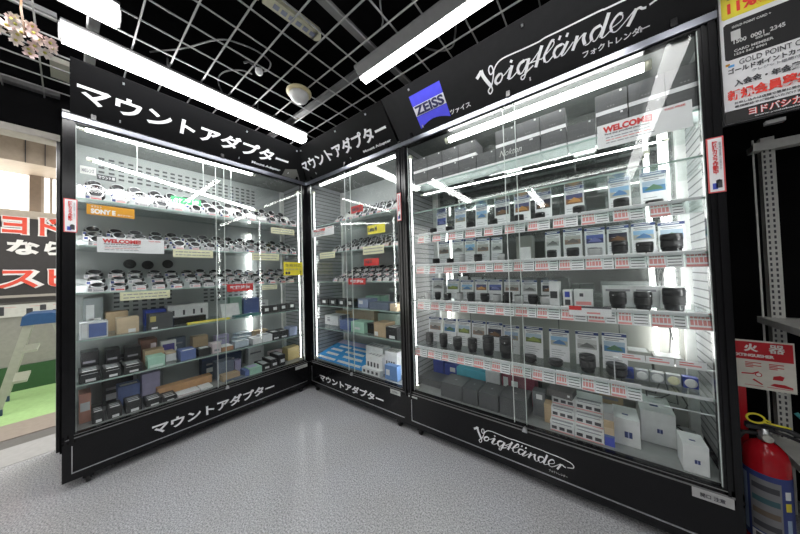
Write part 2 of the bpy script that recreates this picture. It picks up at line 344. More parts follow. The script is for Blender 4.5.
# things fixed at the ceiling
sd = empty('ceiling_sensor', hit(299, 91, 2, 2.345), 0, 'round white dome sensor with a yellowed ring fixed to the ceiling mesh', 'sensor')
MB().lathe([(.070,0),(.078,-.008),(.078,-.018),(.062,-.024)], C('yellowed_plastic', .55,.48,.28), 24).build('ring', sd)
MB().lathe([(.061,-.022),(.060,-.04),(.050,-.06),(.030,-.075),(.0,-.08)], C('dome_white', .62,.62,.62,.3), 24).build('dome', sd)
s2 = empty('spot_sensor', hit(259, 71, 2, 2.33), 0, 'small pale ceiling sensor hanging on a looped cable', 'sensor')
MB().lathe([(.0,.012),(.018,.01),(.02,-.01),(.014,-.02),(0,-.022)], C('dome_white', .6,.6,.6), 16).build('body', s2)
MB().tube([(0.0,.0,.01),(-.01,-.05,.03),(-.03,-.07,.02)], .006, dark).build('stem', s2)
def cable(pts, r, label, z=2.40, m=None):
    P = [hit(u, v, 2, z) for u, v in pts]; Q = []
    for i in range(len(P)-1):
        p0,p1,p2,p3 = P[max(i-1,0)],P[i],P[i+1],P[min(i+2,len(P)-1)]
        for k in range(6):
            t=k/6; Q.append(.5*((2*p1)+(p2-p0)*t+(2*p0-5*p1+4*p2-p3)*t*t+(3*p1-p0-3*p2+p3)*t**3))
    Q.append(P[-1]); return tag(MB().tube(Q, r, m or greymetal, 6).build('ceiling_cable'), label, 'cable')
cable([(150,52),(185,48),(210,41),(228,40),(255,50),(270,62),(268,70),(262,72)], .004, 'grey cable looping to the small ceiling sensor')
cable([(222,92),(218,80),(224,72),(240,70),(252,74)], .004, 'second grey cable bending down beside the small ceiling sensor')
cable([(380,0),(381,10),(383,20),(382,26)], .004, 'thin grey cable hanging above the right-hand lamp')
cable([(425,48),(440,51),(452,47),(455,36),(456,24)], .005, 'looped pair of grey cables between the right lamp and the charcoal sign', 2.42)
for k in range(1): pass
em = empty('emergency_light', (0,0,0), 0, 'yellowed slim emergency light fixture lying on the ceiling mesh', 'light fixture')
p = hit(269,2,2,2.40); q = hit(319,39,2,2.40); L = (q-p).length; em.location = p; em.rotation_euler = (0,0,math.atan2((q-p).y,(q-p).x))
MB().box((-.02,-.028,0),(L-.02,.028,.035), C('ivory_plastic', .50,.48,.36)).lathe([(.028,0),(.028,.035)], C('ivory_plastic', .5,.48,.36), 20, Matrix.Translation((L-.02,0,0))).build('body', em)
hb = MB()
for k in range(6): hb.box((.02+k*L/7,-.012,-.003),(.045+k*L/7,.012,.001), C('diode_blue', .22,.24,.32))
hb.build('lens_row', em)
MB().box((-.12,-.03,0),(-.035,.03,.05), C('ivory_plastic', .5,.48,.36)).build('battery_box', em)
simple('ceiling_plate', MB().box((-.10,-.035,0),(.10,.035,.03), C('beige_plate',.42,.41,.36)), 'small beige plate in the mesh above the left end of the left cabinet sign', 'plate', loc=hit(60,72,2,2.40))
# blossoms
bl = empty('cherry_blossom', hit(21,33,2,2.12), 0, 'pink and white artificial cherry blossom spray hanging from the ceiling mesh', 'flowers')
pm = [C('petal_pink', .66,.50,.49), C('petal_white', .70,.62,.58)]; cm = C('stamen_green', .45,.42,.08)
MB().tube([(0,0,.15),(.01,0,.09),(0,.01,.0),(-.02,-.06,-.02)], .0035, C('brown_twig', .12,.07,.04)).tube([(0,.01,.03),(.02,.07,-.01)], .003, C('brown_twig', .12,.07,.04)).build('twig', bl)
# sight direction from the spray to the camera sets how the flowers face
face = (CP - bl.location).normalized()
for i in range(24):
    a = random.uniform(0, 6.28); rr = random.uniform(.0,1)**.5
    off = Vector((random.uniform(-.04,.04), math.cos(a)*.085*rr, math.sin(a)*.07*rr))
    off.z -= off.y*.25
    nrm = (face + Vector((random.uniform(-.6,.6),random.uniform(-.6,.6),random.uniform(-.6,.6)))).normalized()
    Q = nrm.to_track_quat('Z','Y').to_matrix().to_4x4(); Q.translation = off
    f = MB(); s_ = random.uniform(.013,.018)
    for k in range(5):
        Mr = Q @ Matrix.Rotation(2*math.pi*k/5, 4, 'Z')
        f.add([(0,0,0),(s_*.6,-s_*.42,.006),(s_*1.25,-s_*.3,.010),(s_*1.12,0,.008),(s_*1.25,s_*.3,.010),(s_*.6,s_*.42,.006)], [(0,1,2,3,4,5)], pm[i%2], False, Mr)
    f.lathe([(.004,.0),(.005,.006),(0,.009)], cm, 8, Q); f.build('blossom', bl)
simple('ceiling_hook', MB().tube([(0,0,.0),(0,0,.05)],.003,silver), 'small hook holding the blossom spray to the mesh', 'hook', loc=bl.location+Vector((0,0,.15)))
# ------------------------------------------------------------------ display cabinets
HU = (0, -.2, .207); HL = math.hypot(.2, .207); D = .46
class Cab:
    def __init__(s, name_label, ox, oy, rz, W, shelves, back):
        s.W = W; s.o = Vector((ox, oy, 0)); s.rz = rz; s.sh = shelves
        r = s.root = empty('display_cabinet', s.o, rz, name_label, 'display cabinet', None)
        # base
        b = MB().box((0,0,.05),(W,.04,.262),black).box((0,.04,.05),(.03,D,.262),black).box((W-.03,.04,.05),(W,D,.262),black).box((.03,D-.02,.05),(W-.03,D,.262),black)
        bp_ = b.build('base_panel', r)
        t = MB(); e = .0035
        for a, c in (((.032,-e,.088),(W-.032,.0,.0925)), ((.032,-e,.088),(.0355,.0,.235))): t.box(a, c, silver)
        t.build('panel_trim', bp_)
        MB().box((0,-.004,.262),(W,.03,.272),black).box((.01,-.006,.272),(W-.01,.0,.276),greymetal).box((0,.0,.276),(W,.035,.296),black).box((.03,-.003,.289),(W-.03,.0,.291),greymetal).build('bottom_rail', r)
        MB().box((.03,.03,.27),(W-.03,D-.02,.298),C('cabinet_floor_grey',.27,.28,.28,.25)).build('floor_panel', r)
        MB().box((0,0,2.022),(W,.035,2.075),black).box((0,-.012,2.030),(W,0,2.058),silver2).build('top_rail', r)
        for x in (0, W-.046):
            MB().prism([(x,0),(x+.046,0),(x+.046,.03),(x+.036,.045),(x,.045)], .25, 2.03, black, plane='xy').box((x+.008,-.005,.25),(x+.016,.0,2.03),black).box((x+.024,-.008,.25),(x+.040,.0,2.03),black).build('front_post', r)
            MB().box((x+.003,D-.035,.27),(x+.043,D,2.05),C('white_post',.62,.63,.62,.3)).build('rear_post', r)
        MB().box((0,.0,2.06),(W,D,2.08),C('top_panel_grey',.16,.17,.165,.25)).build('top_panel', r)
        bk = MB().box((0,D,.27),(W,D+.012,.88 if back is mirror else 2.08),panelr if back is mirror else back)
        if back is mirror:
            bk.box((0,D,.88),(W,D+.012,2.08),mirror)
            for k in range(1,5): bk.box((W*k/5-.002,D-.001,.3),(W*k/5+.002,D,.88),dslat)
        elif W > 1.3:
            for a0,a1,b0,b1 in ((.22,.55,.90,1.03),(.15,1.2,1.86,2.0),(.75,1.2,.92,1.03)):
                xx = a0
                while xx < a1:
                    z_ = b0
                    while z_ < b1: bk.box((xx,D-.001,z_),(xx+.028,D,z_+.014),dslat); z_ += .032
                    xx += .048
        bk.build('back_panel', r)
        for x in (.0, W-.008):
            pb = MB().box((x,.045,.30),(x+.008,D-.03,2.06),slat)
            xi = x+.008 if x == 0 else x-.001
            for k in range(46): pb.box((xi,.045,.33+k*.0375),(xi+.001,D-.03,.336+k*.0375),dslat)
            pb.build('side_panel', r)
        for x in (.09, W-.09):
            for y in (.026, D-.06):
                c = MB().box((x-.02,y-.02,.034),(x+.02,y+.02,.05),black).box((x-.013,y-.012,.02),(x-.010,y+.012,.04),black).box((x+.010,y-.012,.02),(x+.013,y+.012,.04),black).build('caster', r)
                MB().lathe([(.012,-.009),(.022,-.009),(.024,-.004),(.024,.004),(.022,.009),(.012,.009)], rubber, 20, Matrix.Translation((x,y+.0,.0245)) @ Matrix.Rotation(math.pi/2,4,'Y')).build('wheel', c)
        # sliding glass
        for i, (x0, x1, y) in enumerate(((.046, W/2+.03, .020), (W/2-.03, W-.046, .010))):
            g = MB().box((x0,y,.296),(x1,y+.004,2.022),doorg).build('glass_door', r)
            MB().box((x0-.001,y-.001,.296),(x0+.002,y+.005,2.022),edgew).build('edge_strip', g); MB().box((x1-.002,y-.001,.296),(x1+.001,y+.005,2.022),edgew).build('edge_strip', g)
        MB().prism([(W/2+.012,.272),(W/2+.036,.272),(W/2+.034,.290),(W/2+.024,.298),(W/2+.016,.288)], -.016, -.002, silver).build('lock', r)
        for z in shelves:
            sh = MB().box((.012,.048,z-.006),(W-.012,D-.04,z),shelfg).build('glass_shelf', r)
            MB().box((.012,.045,z-.007),(W-.012,.048,z+.001),edgeg).build('front_edge', sh)
    def P(s, x, y, z):
        c, n = math.cos(s.rz), math.sin(s.rz); return Vector((s.o.x + c*x - n*y, s.o.y + n*x + c*y, z))
    def sz(s, u, v, d):
        if s.rz: p = hit(u, v, 0, -d); return p.y - s.o.y, p.z
        p = hit(u, v, 1, d); return p.x - s.o.x, p.z
    def header(s, outline, m, texts):
        M = Matrix((Vector((1,0,0)), Vector((0,-.2,.207)).normalized(), Vector((0,-.207,-.2)).normalized())).transposed().to_4x4(); M.translation = Vector((0,0,2.07))
        h = MB().prism(outline, -.018, 0, m, M, 'xy').build('sign_board', s.root)
        for x in (.1, s.W*.5, s.W-.12): MB().box((x,-.02,2.06),(x+.02,.05,2.09),black).tube([(x+.01,.03,2.08),(x+.01,-.15,2.262)],.006,black).build('sign_bracket', s.root)
        for x in (.21, s.W*.58, s.W*.86):
            MB().box((x,.03,-.0),(x+.006,.045,.006),silver,M).build('clip', h); MB().box((x,.255,0),(x+.008,.266,.008),silver,M).build('clip', h)
        return h
silver2 = mat('dark_chrome', (.24,.25,.29), .28, .9)
edgew = mat('white_glass_edge', (.74,.80,.78), .2, coat=.5)
def W_text(t, x, z, w_, h, m, par, bold=0, hd=False, **k):
    return text('lettering', t, x, z, w_, h, m, bold, org=(0,0,2.07) if hd else (0,k.pop('y',-.0012),0), U=HU if hd else (0,0,1), parent=par, **k)
LC = Cab('left black glass cabinet crowded with camera mount adapters beside the doorway', 0, -1.487, math.pi/2, 1.487, (.54,.79,1.06,1.335,1.61), panel)
MC = Cab('narrow middle glass cabinet between the left and right cabinets in the corner', 0, 0, 0, 1.2, (.61,.83,1.06,1.335,1.61), panel)
RC = Cab('right black glass cabinet with a blue logo and white script on its charcoal sign', 1.2, 0, 0, 1.48, (.60,.925,1.172,1.385,1.55,1.735), mirror)
h = LC.header([(.026,0),(1.48,0),(1.30,.288),(.026,.288)], signblack, None)
W_text('マウントアダプター', .049, .080, 1.20, .110, white, h, .028, True)
W_text('Mount Adapter', .964, .022, .245, .026, white, h, .03, True)
MB().add([(0,0,0)]*0, [], greymetal)
mk = lambda s_, t_: (s_, -.2*t_/HL-.002, 2.07+.207*t_/HL-.002)
MB().add([mk(1.235,-.005), mk(1.44,-.03), mk(1.345,.095), mk(1.245,.065)], [(0,1,2,3)], C('corner_plate_grey',.13,.13,.12)).build('corner_plate', h)
h = MC.header([(.02,0),(1.178,0),(1.195,.288),(.20,.288)], signblack, None)
W_text('マウントアダプター', .075, .080, 1.07, .105, white, h, .028, True)
W_text('Mount Adapter', .853, .026, .285, .024, white, h, .03, True)
h = RC.header([(.0,0),(1.48,0),(1.48,.288),(.0,.288)], signgrey, None)
# blue logo on the charcoal sign
def hpt(x, t, n): k = Vector((0,-.207,-.2)).normalized(); return Vector((x, -.2*t/HL, 2.07+.207*t/HL)) + k*n
zx0, zx1, zt0, zt1 = .195, .412, .026, .225
pts = [(zx0,zt1),(zx0,zt0)] + [(zx0+(zx1-zx0)*k/10, zt0+.030*math.sin(math.pi*k/10)) for k in range(1,10)] + [(zx1,zt0),(zx1,zt1)]
MB().add([hpt(x,t,.001) for x,t in pts], [tuple(range(len(pts)))], C('logo_blue',.08,.08,.78)).build('logo_panel', h)
MB().add([hpt(x,t,.0016) for x,t in ((zx0+.001,.103),(zx1,.103),(zx1,.163),(zx0+.001,.163))], [(0,1,2,3)], white).build('logo_band', h)
W_text('ZEISS', zx0+.006, .106, .203, .054, C('logo_ink',.03,.03,.10), h, .035, True, depth=.0018)
W_text('ツァイス', .415, .030, .13, .028, white, h, .02, True)
script_logo('script_logo', .612, .048, 1.0, 1.0, white, (0,0,2.07), (1,0,0), HU, h)
W_text('フォクトレンダー', .975+.105, .026, .222, .026, white, h, .02, True)
# base lettering, plates, stickers
def base(c, x, z, w_, hh):
    W_text('マウントアダプター', x, z, w_, hh, white, c.root, .03, False)
base(LC, .349, .125, .78, .072); base(MC, .166, .123, .804, .063)
script_logo('script_logo', .484, .122, .675, .68, white, (0,-.001,0), (1,0,0), (0,0,1), RC.root)
W_text('フォクトレンダー', .868, .112, .078, .011, C('dim_white',.45,.45,.45), RC.root, .01)
def plate(c, x0, x1, z0, z1, t, m=white):
    p = MB().box((x0,-.006,z0),(x1,-.0045,z1),m).build('name_plate', c.root)
    if t: W_text(t, x0+(x1-x0)*.2, z0+(z1-z0)*.25, (x1-x0)*.6, (z1-z0)*.45, dark, p, .02, y=-.0062, depth=.0004)
plate(LC, 1.33, 1.455, .232, .262, 'アダプター', C('plate_grey',.5,.52,.5)); plate(MC, 1.045, 1.14, .233, .266, 'アダプター', C('plate_grey',.5,.52,.5))
plate(RC, .012, .085, .252, .263, None, C('plate_grey',.5,.52,.5)); plate(RC, 1.352, 1.455, .235, .271, '開口 注意', C('plate_grey2',.42,.42,.42))
def sticker(c, x0, x1, z0, z1):
    p = MB().box((x0,-.0095,z0),(x1,-.0085,z1),C('sticker_red',.70,.10,.10)).box((x0+.004,-.0102,z0+.004),(x1-.004,-.0095,z1-.004),white).build('sticker', c.root)
    w_ = x1-x0; hh = z1-z0
    text('lettering', '防犯カメラ作動中', x0+w_*.30, z0+hh*.33, w_*.34, hh*.60, red, .04, org=(0,-.0102,0), vertical=True, parent=p, depth=.0004)
    text('lettering', '商品は店員へお声がけ', x0+w_*.70, z0+hh*.40, w_*.14, hh*.5, grey, .0, org=(0,-.0102,0), vertical=True, parent=p, depth=.0004)
    MB().box((x0+w_*.25,-.0106,z0+hh*.06),(x0+w_*.55,-.0102,z0+hh*.17),blue).lathe([(w_*.16,0),(w_*.16,.0004)],dark,14,Matrix.Translation((x0+w_*.62,-.0102,z0+hh*.20))@Matrix.Rotation(math.pi/2,4,'X')).box((x0+w_*.45,-.0106,z0+hh*.08),(x0+w_*.8,-.0102,z0+hh*.22),dark).build('pictogram', p)
sticker(LC, .005, .052, 1.40, 1.585); sticker(MC, 1.162, 1.198, 1.50, 1.70); sticker(RC, 1.436, 1.478, 1.385, 1.59)
# tubes inside the cabinets
def tube_light(c, x0, x1, y, z0, z1, label, r=.014, m=None):
    t = empty('tube_light', c.P(x0, y, z0), c.rz, label, 'tube light'); L = x1-x0; dz = z1-z0
    MB().tube([(0,0,0),(L,0,dz)], r, m or tubem, 12).build('tube', t)
    MB().tube([(-.012,0,0),(.012,0,0)], r+.003, C('socket_ivory',.6,.6,.5)).build('socket', t); MB().tube([(L-.012,0,dz),(L+.012,0,dz)], r+.003, C('socket_ivory',.6,.6,.5)).build('socket', t)
    return t
def vert_light(c, x, y, z0, z1, label, r=.009, m=None):
    t = empty('strip_light', c.P(x, y, z0), c.rz, label, 'strip light')
    MB().tube([(0,0,0),(0,0,z1-z0)], r, m or tubelow, 10).build('tube', t)
    MB().box((-.012,-.012,-.02),(.012,.012,.0),C('socket_ivory',.6,.6,.5)).build('socket', t); MB().box((-.012,-.012,z1-z0),(.012,.012,z1-z0+.02),C('socket_ivory',.6,.6,.5)).build('socket', t)
    return t
tube_light(LC, .07, 1.02, .085, 2.035, 2.035, 'bright tube light along the top of the left cabinet')
tube_light(LC, .10, 1.04, .10, 1.861, 1.722, 'second tube light hung at a slant on wires below the top of the left cabinet', .009)
for x, z, w__ in ((.30,1.835,'leftmost'),(.66,1.782,'middle'),(.85,1.752,'rightmost')):
    tag(MB().tube([LC.P(x,.10,z), LC.P(x,.10,2.055)], .0022, edgew, 6).build('hanging_wire'), 'thin pale wire holding the slanted tube light in the left cabinet, '+w__, 'wire', 'wires of the slanted tube light')
tube_light(MC, .10, 1.10, .09, 2.035, 2.035, 'bright tube light along the top of the middle cabinet', .010)
tube_light(RC, .35, 1.30, .055, 1.985, 1.985, 'thick bright tube light along the top of the right cabinet', .018)
tube_light(RC, .10, 1.35, .12, 1.69, 1.668, 'thin light strip hung under the stacked grey boxes in the right cabinet', .003)
vert_light(RC, 1.395, .40, .66, 1.95, 'upright tube light in the far right corner of the right cabinet', .010)
vert_light(RC, 1.33, .425, .62, 1.72, 'slimmer upright tube light just left of the corner one in the right cabinet', .007)
vert_light(LC, 1.425, .055, .32, 1.95, 'thin upright light at the right edge of the left cabinet', .003)
vert_light(MC, .055, .05, .32, 1.95, 'thin upright light at the left edge of the middle cabinet', .003)
vert_light(RC, .052, .05, .32, 1.95, 'thin upright light at the left edge of the right cabinet', .003)
vert_light(RC, 1.462, .075, .80, 1.95, 'added unseen light tucked behind the right post of the right cabinet', .009, tubem)  # hidden light, added to brighten the shelves from the right
vert_light(LC, .022, .075, .62, 1.95, 'added unseen light tucked behind the left post of the left cabinet', .009, tubem)  # out of view, added for more light inside the left cabinet
vert_light(LC, 1.12, .43, .60, 1.55, 'upright tube light behind the right half of the left cabinet', .011)
vert_light(RC, .13, .42, .62, 1.50, 'upright tube light in the far left corner of the right cabinet', .009)
vert_light(MC, 1.175, .07, .32, 1.9, 'added unseen light tucked behind the right post of the middle cabinet', .008, tubem)  # added fill light for the middle cabinet, kept out of view

# ------------------------------------------------------------------ adapters and price cards on stepped risers
def adapter_mesh(kind):
    b = MB(); sil = silver
    col = [lens, lens, C('adapter_grey',.12,.12,.13), lens][kind]
    if kind == 3:
        b.lathe([(.026,0),(.038,0),(.038,.018),(.034,.020,sil),(.029,.020,sil),(.028,.006)], C('adapter_white',.72,.72,.70,.35), 22)
    else:
        b.lathe([(.022,.0),(.036,0),(.038,.003),(.038,.014,lensg if kind else lens),(.034,.018),(.034,.028),(.031,.029,sil),(.027,.029,sil),(.026,.014),(.0,.013)] , col, 22)
        if kind == 2: b.box((-.004,.033,.004),(.004,.040,.012),red)
    return b.mesh('adapter')
AM = [adapter_mesh(k) for k in range(4)]
def pcard_mesh(kind, w_=.064, h_=.027):
    b = MB().box((-w_/2,-.001,0),(w_/2,.001,h_),cardw).box((-w_/2,.0,0),(w_/2,.010,.002),cardw)
    y = -.0013
    def q(x0,x1,z0,z1,m): b.add([(x0*w_-w_/2,y,z0*h_),(x1*w_-w_/2,y,z0*h_),(x1*w_-w_/2,y,z1*h_),(x0*w_-w_/2,y,z1*h_)],[(0,1,2,3)],m)
    q(.05,.28,.25,.85,[navy,grey,grey,navy][kind]); q(.34,.92,.62,.70,grey); q(.34,.80,.78,.84,grey)
    q(.36,.95,.25,.48,[lred,lred,grey,red][kind]); q(.34,.7,.1,.15,grey)
    return b.mesh('price_card')
PM = [pcard_mesh(k) for k in range(4)]
ORD = ['front', 'middle', 'back']
NTH = ['first','second','third','fourth','fifth','sixth','seventh','eighth','ninth','tenth','eleventh','twelfth','thirteenth','fourteenth']
def riser(c, z, steps, x0, x1, label):
    b = MB()
    for i, (y0, y1, h_) in enumerate(steps):
        if h_ <= 0: continue
        b.box((0,y0,.0005),(x1-x0,y1,h_),acrylic)
    o = b.build('display_riser', None, c.P(x0, 0, z), (0,0,c.rz)); tag(o, label, 'display riser')
def adapter_rows(c, z, steps, x0, x1, n, tilt, where, skip=()):
    riser(c, z, steps, x0-.03, x1+.03, 'stepped grey riser under the adapters on the %s' % where)
    for t, (y0, y1, h_) in enumerate(steps):
        for i in range(n):
            if (t, i) in skip: continue
            x = x0 + (x1-x0)*(i+.5+random.uniform(-.08,.08))/n; rz = c.rz + random.uniform(-.12,.12)
            zz_ = z + max(h_,0) + .0008
            k = random.choice([0,0,0,1,1,2,0,3 if 'top' in where else 1])
            tl = math.radians(tilt + random.uniform(-6,6))
            kn = {0:'black',1:'ribbed black',2:'dark grey',3:'white-rimmed'}[k]
            inst('mount_adapter', AM[k], c.P(x+.008, y0+.052, zz_ + .038*math.sin(tl) + .001), (tl, 0, rz), '%s lens adapter, %s from left, %s row, %s' % (kn, NTH[i], ORD[t], where), 'lens adapter', 'adapters in the %s row, %s' % (ORD[t], where))
            inst('price_card', PM[random.randrange(4)], c.P(x-.004, y0+.006, zz_), (math.radians(-12), 0, rz), 'price card before adapter, %s from left, %s row, %s' % (NTH[i], ORD[t], where), 'price card', 'price cards of the %s row, %s' % (ORD[t], where))
def ST3(h): return [(.055,.165,0),(.165,.275,h),(.275,.385,2*h)]
adapter_rows(LC, 1.61, ST3(.055), .07, 1.42, 14, 58, "left cabinet's top shelf")
adapter_rows(LC, 1.335, ST3(.042), .07, 1.42, 14, 42, "left cabinet's second shelf")
adapter_rows(LC, 1.06, ST3(.042), .07, 1.40, 14, 26, "left cabinet's third shelf")
adapter_rows(MC, 1.61, ST3(.055), .36, 1.12, 9, 58, "middle cabinet's top shelf")
adapter_rows(MC, 1.335, ST3(.042), .30, 1.12, 9, 42, "middle cabinet's second shelf")
adapter_rows(MC, 1.06, ST3(.042), .30, 1.12, 9, 26, "middle cabinet's third shelf")
# rings hung at the back of the left cabinet
def hung_ring(u, v, label):
    x, z = LC.sz(u, v, .44)
    b = MB().lathe([(.022,0),(.033,0),(.034,.004),(.030,.008),(.024,.008)], lens, 24)
    o = b.build('hung_ring', None, LC.P(x, .452, z), (math.pi/2, 0, LC.rz)); tag(o, label, 'lens ring')
    MB().lathe([(.010,.008),(.018,.008),(.019,.016),(.012,.017)], lens, 20).build('inner_ring', o)
    MB().tube([(0,0,-.008),(0,0,.010),(0,.002,.014)], .003, silver).build('peg', o)
for i, (u, v) in enumerate(((130,264),(148,265),(168,264))): hung_ring(u, v, 'black ring hung on the back wall of the left cabinet, ' + ['nearest the doorway','between the two others','furthest right of the three'][i])

# ------------------------------------------------------------------ hanging tags and signs
def shelf_tag(c, u0, u1, v0, v1, d, m, label, lines=grey, words=None, wm=white, cat='shelf label'):
    x0, z1 = c.sz(u0, v0, d); x1, z0 = c.sz(u1, (v0+v1)/2, d); z0 = c.sz(u0, v1, d)[1]
    b = MB().box((0,-.001,0),(x1-x0,.001,z1-z0),m); w_, h_ = x1-x0, z1-z0
    b.box((0,.001,h_*.9),(w_,.004,h_),m)
    if not words:
        for k in range(2):
            xx = .06*w_
            while xx < w_*.9:
                l = random.uniform(.04,.12)*w_; l = min(l, w_*.94-xx); b.box((xx,-.0014,h_*(.25+.38*k)),(xx+l,-.001,h_*(.36+.38*k)),lines); xx += l+.02*w_
    o = b.build('shelf_label', None, c.P(x0, d, z0), (0,0,c.rz)); tag(o, label, cat)
    if words: 
        for (t, fx, fz, fw, fh, mm, bo) in words: text('lettering', t, fx*w_, fz*h_, fw*w_, fh*h_, mm, bo, org=(0,-.001,0), parent=o, depth=.0005)
    return o
shelf_tag(LC, 86.5, 134.5, 203.5, 214, .040, orange, 'orange sheet with white capital letters under the top shelf of the left cabinet', words=[('SONY E', .08, .12, .5, .48, white, .05), ('マウント', .08, .70, .22, .2, white, .02), ('用アダプター', .62, .12, .33, .18, white, .01)])
shelf_tag(LC, 80, 96, 165, 173, .05, C('torn_white',.78,.78,.76), 'small white torn-edged label at the left end above the top shelf of the left cabinet', words=[('M42レンズ', .1,.2,.8,.6,grey,.04)])
shelf_tag(LC, 97, 116, 174, 179, .052, dark, 'black label with white writing next to the torn white one in the left cabinet', words=[('マウント用', .06,.15,.88,.7,white,.03)])
shelf_tag(LC, 173, 213, 249, 257, .036, cream, 'cream shelf label below the second shelf, right of the welcome sign')
shelf_tag(LC, 120, 170, 292.5, 301, .036, cream, 'long cream shelf label below the third shelf of the left cabinet')
shelf_tag(LC, 252, 279, 253, 260, .036, cream, 'cream shelf label below the second shelf near the yellow notice')
shelf_tag(LC, 271, 294, 227, 233, .036, cream, 'cream shelf label below the top shelf at the right of the left cabinet')
shelf_tag(LC, 262, 277, 285.5, 290, .036, cream, 'short cream shelf label beside the upright light in the left cabinet')
shelf_tag(LC, 171, 201, 195.5, 202, .20, C('sign_green',.04,.30,.12), 'green hanging label with white writing among the top adapters of the left cabinet', words=[('キヤノン R用', .1,.2,.8,.6,white,.03)])
shelf_tag(LC, 227, 253, 284.5, 292, .036, red, 'red notice strip hung under the third shelf of the left cabinet', words=[('取扱注意', .1,.3,.8,.5,white,.04)])
shelf_tag(LC, 283.5, 302.5, 262, 275.5, -.006, yellow, 'bright yellow notice on the glass at the right edge of the left cabinet', lines=dark, words=[('免税対応', .08,.62,.84,.25,dark,.0), ('店員を呼ぶ', .08,.38,.84,.14,grey,.0), ('●●', .08,.08,.25,.2,dark,.03), ('7', .84,.08,.08,.25,dark,.03)])
shelf_tag(MC, 367.5, 385, 226, 235, .036, yellow, 'yellow label under the top shelf of the middle cabinet', words=[('Leica M', .05,.3,.5,.5,dark,.04)])
shelf_tag(MC, 363, 384, 247, 255, .036, cream, 'cream label under the second shelf of the middle cabinet, the wider one')
shelf_tag(MC, 320, 335, 253, 259, .036, cream, 'narrow cream label at the left of the second shelf in the middle cabinet')
shelf_tag(MC, 364, 379, 259, 266, .036, red, 'red label hung above the third shelf in the middle cabinet', words=[('FUJI X', .1,.25,.45,.5,dark,.04)])
shelf_tag(MC, 348.5, 365.5, 278.5, 284.5, .036, red, 'red notice strip under the third shelf of the middle cabinet', words=[('取扱注意', .1,.25,.8,.55,white,.04)])
shelf_tag(MC, 351, 363, 207, 214, .09, red, 'red label among the top adapters of the middle cabinet', words=[('NIKON Z', .1,.25,.8,.5,dark,.03)])
def welcome(c, u0, u1, v0l, v1l, d, label):
    x0, zt = c.sz(u0, v0l, d); x1, _ = c.sz(u1, (v0l+v1l)/2, d); zb = c.sz(u0, v1l, d)[1]; w_, h_ = x1-x0, zt-zb
    b = MB().box((0,-.001,0),(w_,.001,h_),white)
    for k in range(3):
        xx = .1*w_
        while xx < w_*.58: l = random.uniform(.03,.08)*w_; b.box((xx,-.0014,h_*(.16+.11*k)),(xx+l,-.001,h_*(.20+.11*k)),lred if k == 1 else grey); xx += l+.012*w_
    o = b.build('welcome_sign', None, c.P(x0, d, zb), (0,0,c.rz)); tag(o, label, 'sign')
    text('lettering', 'WELCOME!', .07*w_, .62*h_, .55*w_, .27*h_, red, .05, org=(0,-.001,0), parent=o, depth=.0005)
    text('lettering', 'Find the product you want', .09*w_, .50*h_, .5*w_, .09*h_, dark, .03, org=(0,-.001,0), parent=o, depth=.0005)
    text('lettering', 'TAX FREE', .74*w_, .84*h_, .2*w_, .07*h_, red, .02, org=(0,-.001,0), parent=o, depth=.0005)
welcome(LC, 97, 164, 236.5, 252, .028, 'white welcome sign with red capitals behind the glass of the left cabinet')
welcome(MC, 312, 334, 230, 238, .028, 'small white welcome sign at the left of the middle cabinet')
welcome(RC, 597, 694, 127, 150, .028, 'large white welcome sign with red capitals at the upper right of the right cabinet')
welcome(RC, 413, 443, 187, 200, .30, 'white sign with red letters deep in the upper left of the right cabinet')
